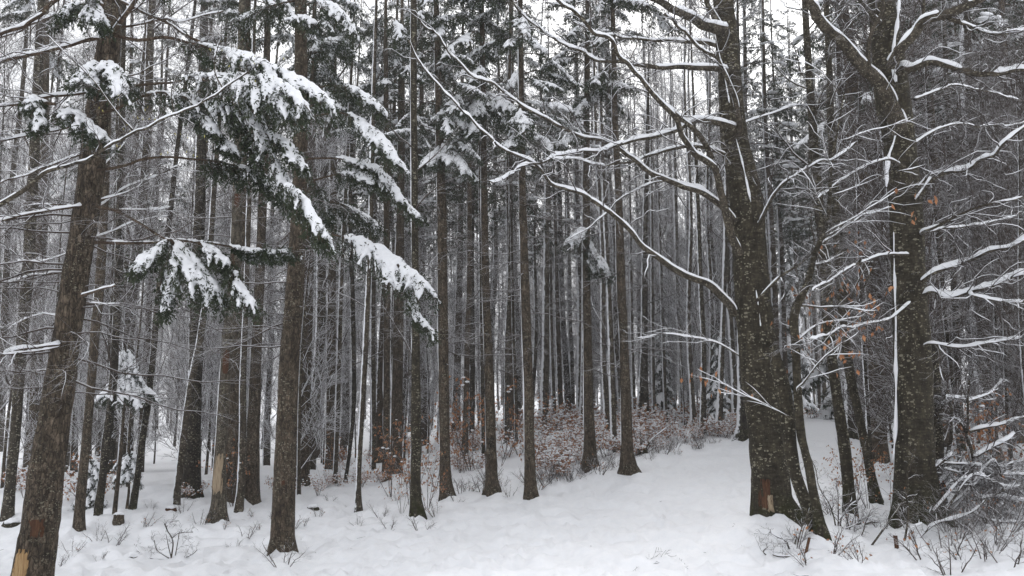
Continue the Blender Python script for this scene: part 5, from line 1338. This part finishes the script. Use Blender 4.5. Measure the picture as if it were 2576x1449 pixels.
# ------------------------------------------------------------------ the far wood: beyond about sixty metres it reads as one mass
FARS = []
for i in range(4):
    mt, mw = wood_beech(900 + i, 25 + 2 * i, .095 + .02 * i, 26, 7, 6, .06, 3.4, True)
    m = MB(); m.merge(mt); m.merge(mw, None, 1)
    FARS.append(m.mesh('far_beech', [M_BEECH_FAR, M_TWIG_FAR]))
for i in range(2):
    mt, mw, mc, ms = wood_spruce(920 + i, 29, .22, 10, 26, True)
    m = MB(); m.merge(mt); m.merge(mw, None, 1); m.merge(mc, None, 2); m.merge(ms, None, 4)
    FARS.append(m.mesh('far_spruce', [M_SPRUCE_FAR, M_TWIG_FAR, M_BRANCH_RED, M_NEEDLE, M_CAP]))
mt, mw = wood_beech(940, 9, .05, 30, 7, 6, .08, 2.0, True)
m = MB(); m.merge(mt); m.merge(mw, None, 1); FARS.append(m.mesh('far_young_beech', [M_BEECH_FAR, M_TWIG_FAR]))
src = []
for i, me in enumerate(FARS):
    kind = 's' if 'spruce' in me.name else 'y' if 'young' in me.name else 'b'
    px = [-120, 560, 1330, 1690, 250, 1120, 900][i]; d = 63.0
    x = (px - CX) / F * d
    o = part(LAB[kind][0], me, loc=(x, d, gz(x, d)))
    o['label'], o['category'], o['group'] = LAB[kind][1], 'tree', LAB[kind][2]
    src.append(o)
pts, var = [], []
while len(pts) < 320:
    d = 62 + 60 * r_.uniform(0, 1) ** .9
    x = r_.uniform(-.86, .86) * d + r_.uniform(-6, 6)
    px = CX + x / d * F
    u = r_.uniform(0, 1)
    sp = .0 if px < 1500 else .03 if px < 1850 else .30
    v = (4 + int(r_.integers(2))) if u < sp else 6 if u > .6 else int(r_.integers(4))
    pts.append((x, d)); var.append(v)
pts = np.array(pts); zf = ground(pts[:, 0], pts[:, 1])
me = bpy.data.meshes.new('far_wood')
me.from_pydata([(float(a), float(b), float(c)) for (a, b), c in zip(pts, zf)], [], [])
at_ = me.attributes.new('kind_index', 'INT', 'POINT'); at_.data.foreach_set('value', np.array(var, np.int32))
at_ = me.attributes.new('turn', 'FLOAT', 'POINT'); at_.data.foreach_set('value', r_.uniform(0, 6.28, len(pts)).astype(np.float32))
at_ = me.attributes.new('size', 'FLOAT', 'POINT'); at_.data.foreach_set('value', r_.uniform(.85, 1.25, len(pts)).astype(np.float32))
fw = part('far_woods', me, kind='stuff')
ng = bpy.data.node_groups.new('far_woods', 'GeometryNodeTree')
ng.interface.new_socket('Geometry', in_out='INPUT', socket_type='NodeSocketGeometry')
ng.interface.new_socket('Geometry', in_out='OUTPUT', socket_type='NodeSocketGeometry')
N = ng.nodes.new; Lk = ng.links.new
gi, go = N('NodeGroupInput'), N('NodeGroupOutput')
jn = N('GeometryNodeJoinGeometry')
def attr(nm, ty):
    a = N('GeometryNodeInputNamedAttribute'); a.data_type = ty; a.inputs[0].default_value = nm; return a.outputs[0]
ki, tu, sz = attr('kind_index', 'INT'), attr('turn', 'FLOAT'), attr('size', 'FLOAT')
cx = N('ShaderNodeCombineXYZ'); Lk(tu, cx.inputs[2])
m2p = N('GeometryNodeMeshToPoints'); Lk(gi.outputs[0], m2p.inputs[0])
for i, o in enumerate(src):
    cmp_ = N('FunctionNodeCompare'); cmp_.data_type = 'INT'; cmp_.operation = 'EQUAL'
    Lk(ki, cmp_.inputs[2]); cmp_.inputs[3].default_value = i
    ob_ = N('GeometryNodeObjectInfo'); ob_.inputs['Object'].default_value = o; ob_.inputs['As Instance'].default_value = True
    io = N('GeometryNodeInstanceOnPoints')
    Lk(m2p.outputs[0], io.inputs['Points']); Lk(cmp_.outputs[0], io.inputs['Selection']); Lk(ob_.outputs['Geometry'], io.inputs['Instance'])
    Lk(cx.outputs[0], io.inputs['Rotation']); Lk(sz, io.inputs['Scale'])
    Lk(io.outputs[0], jn.inputs[0])
Lk(jn.outputs[0], go.inputs[0])
md = fw.modifiers.new('far_woods', 'NODES'); md.node_group = ng
# ------------------------------------------------------------------ falling-snow haze
HAZE = .0009
if HAZE:
    hm = bpy.data.materials.new('haze'); hm.use_nodes = True
    t = hm.node_tree; t.nodes.clear()
    pv = t.nodes.new('ShaderNodeVolumePrincipled'); pv.inputs['Color'].default_value = (.93, .94, .96, 1)
    pv.inputs['Density'].default_value = HAZE; pv.inputs['Anisotropy'].default_value = .2
    ou = t.nodes.new('ShaderNodeOutputMaterial'); t.links.new(pv.outputs[0], ou.inputs['Volume'])
    x0, x1, y0, y1, z0, z1 = -960, 960, -960, 960, float(gzv.min()) - 1, 48
    v = [(x, y, z) for x in (x0, x1) for y in (y0, y1) for z in (z0, z1)]
    hz = bpy.data.meshes.new('haze')
    hz.from_pydata(v, [], [(0,1,3,2),(4,6,7,5),(0,4,5,1),(2,3,7,6),(0,2,6,4),(1,5,7,3)])
    hz.materials.append(hm)
    part('haze', hz, kind='stuff')
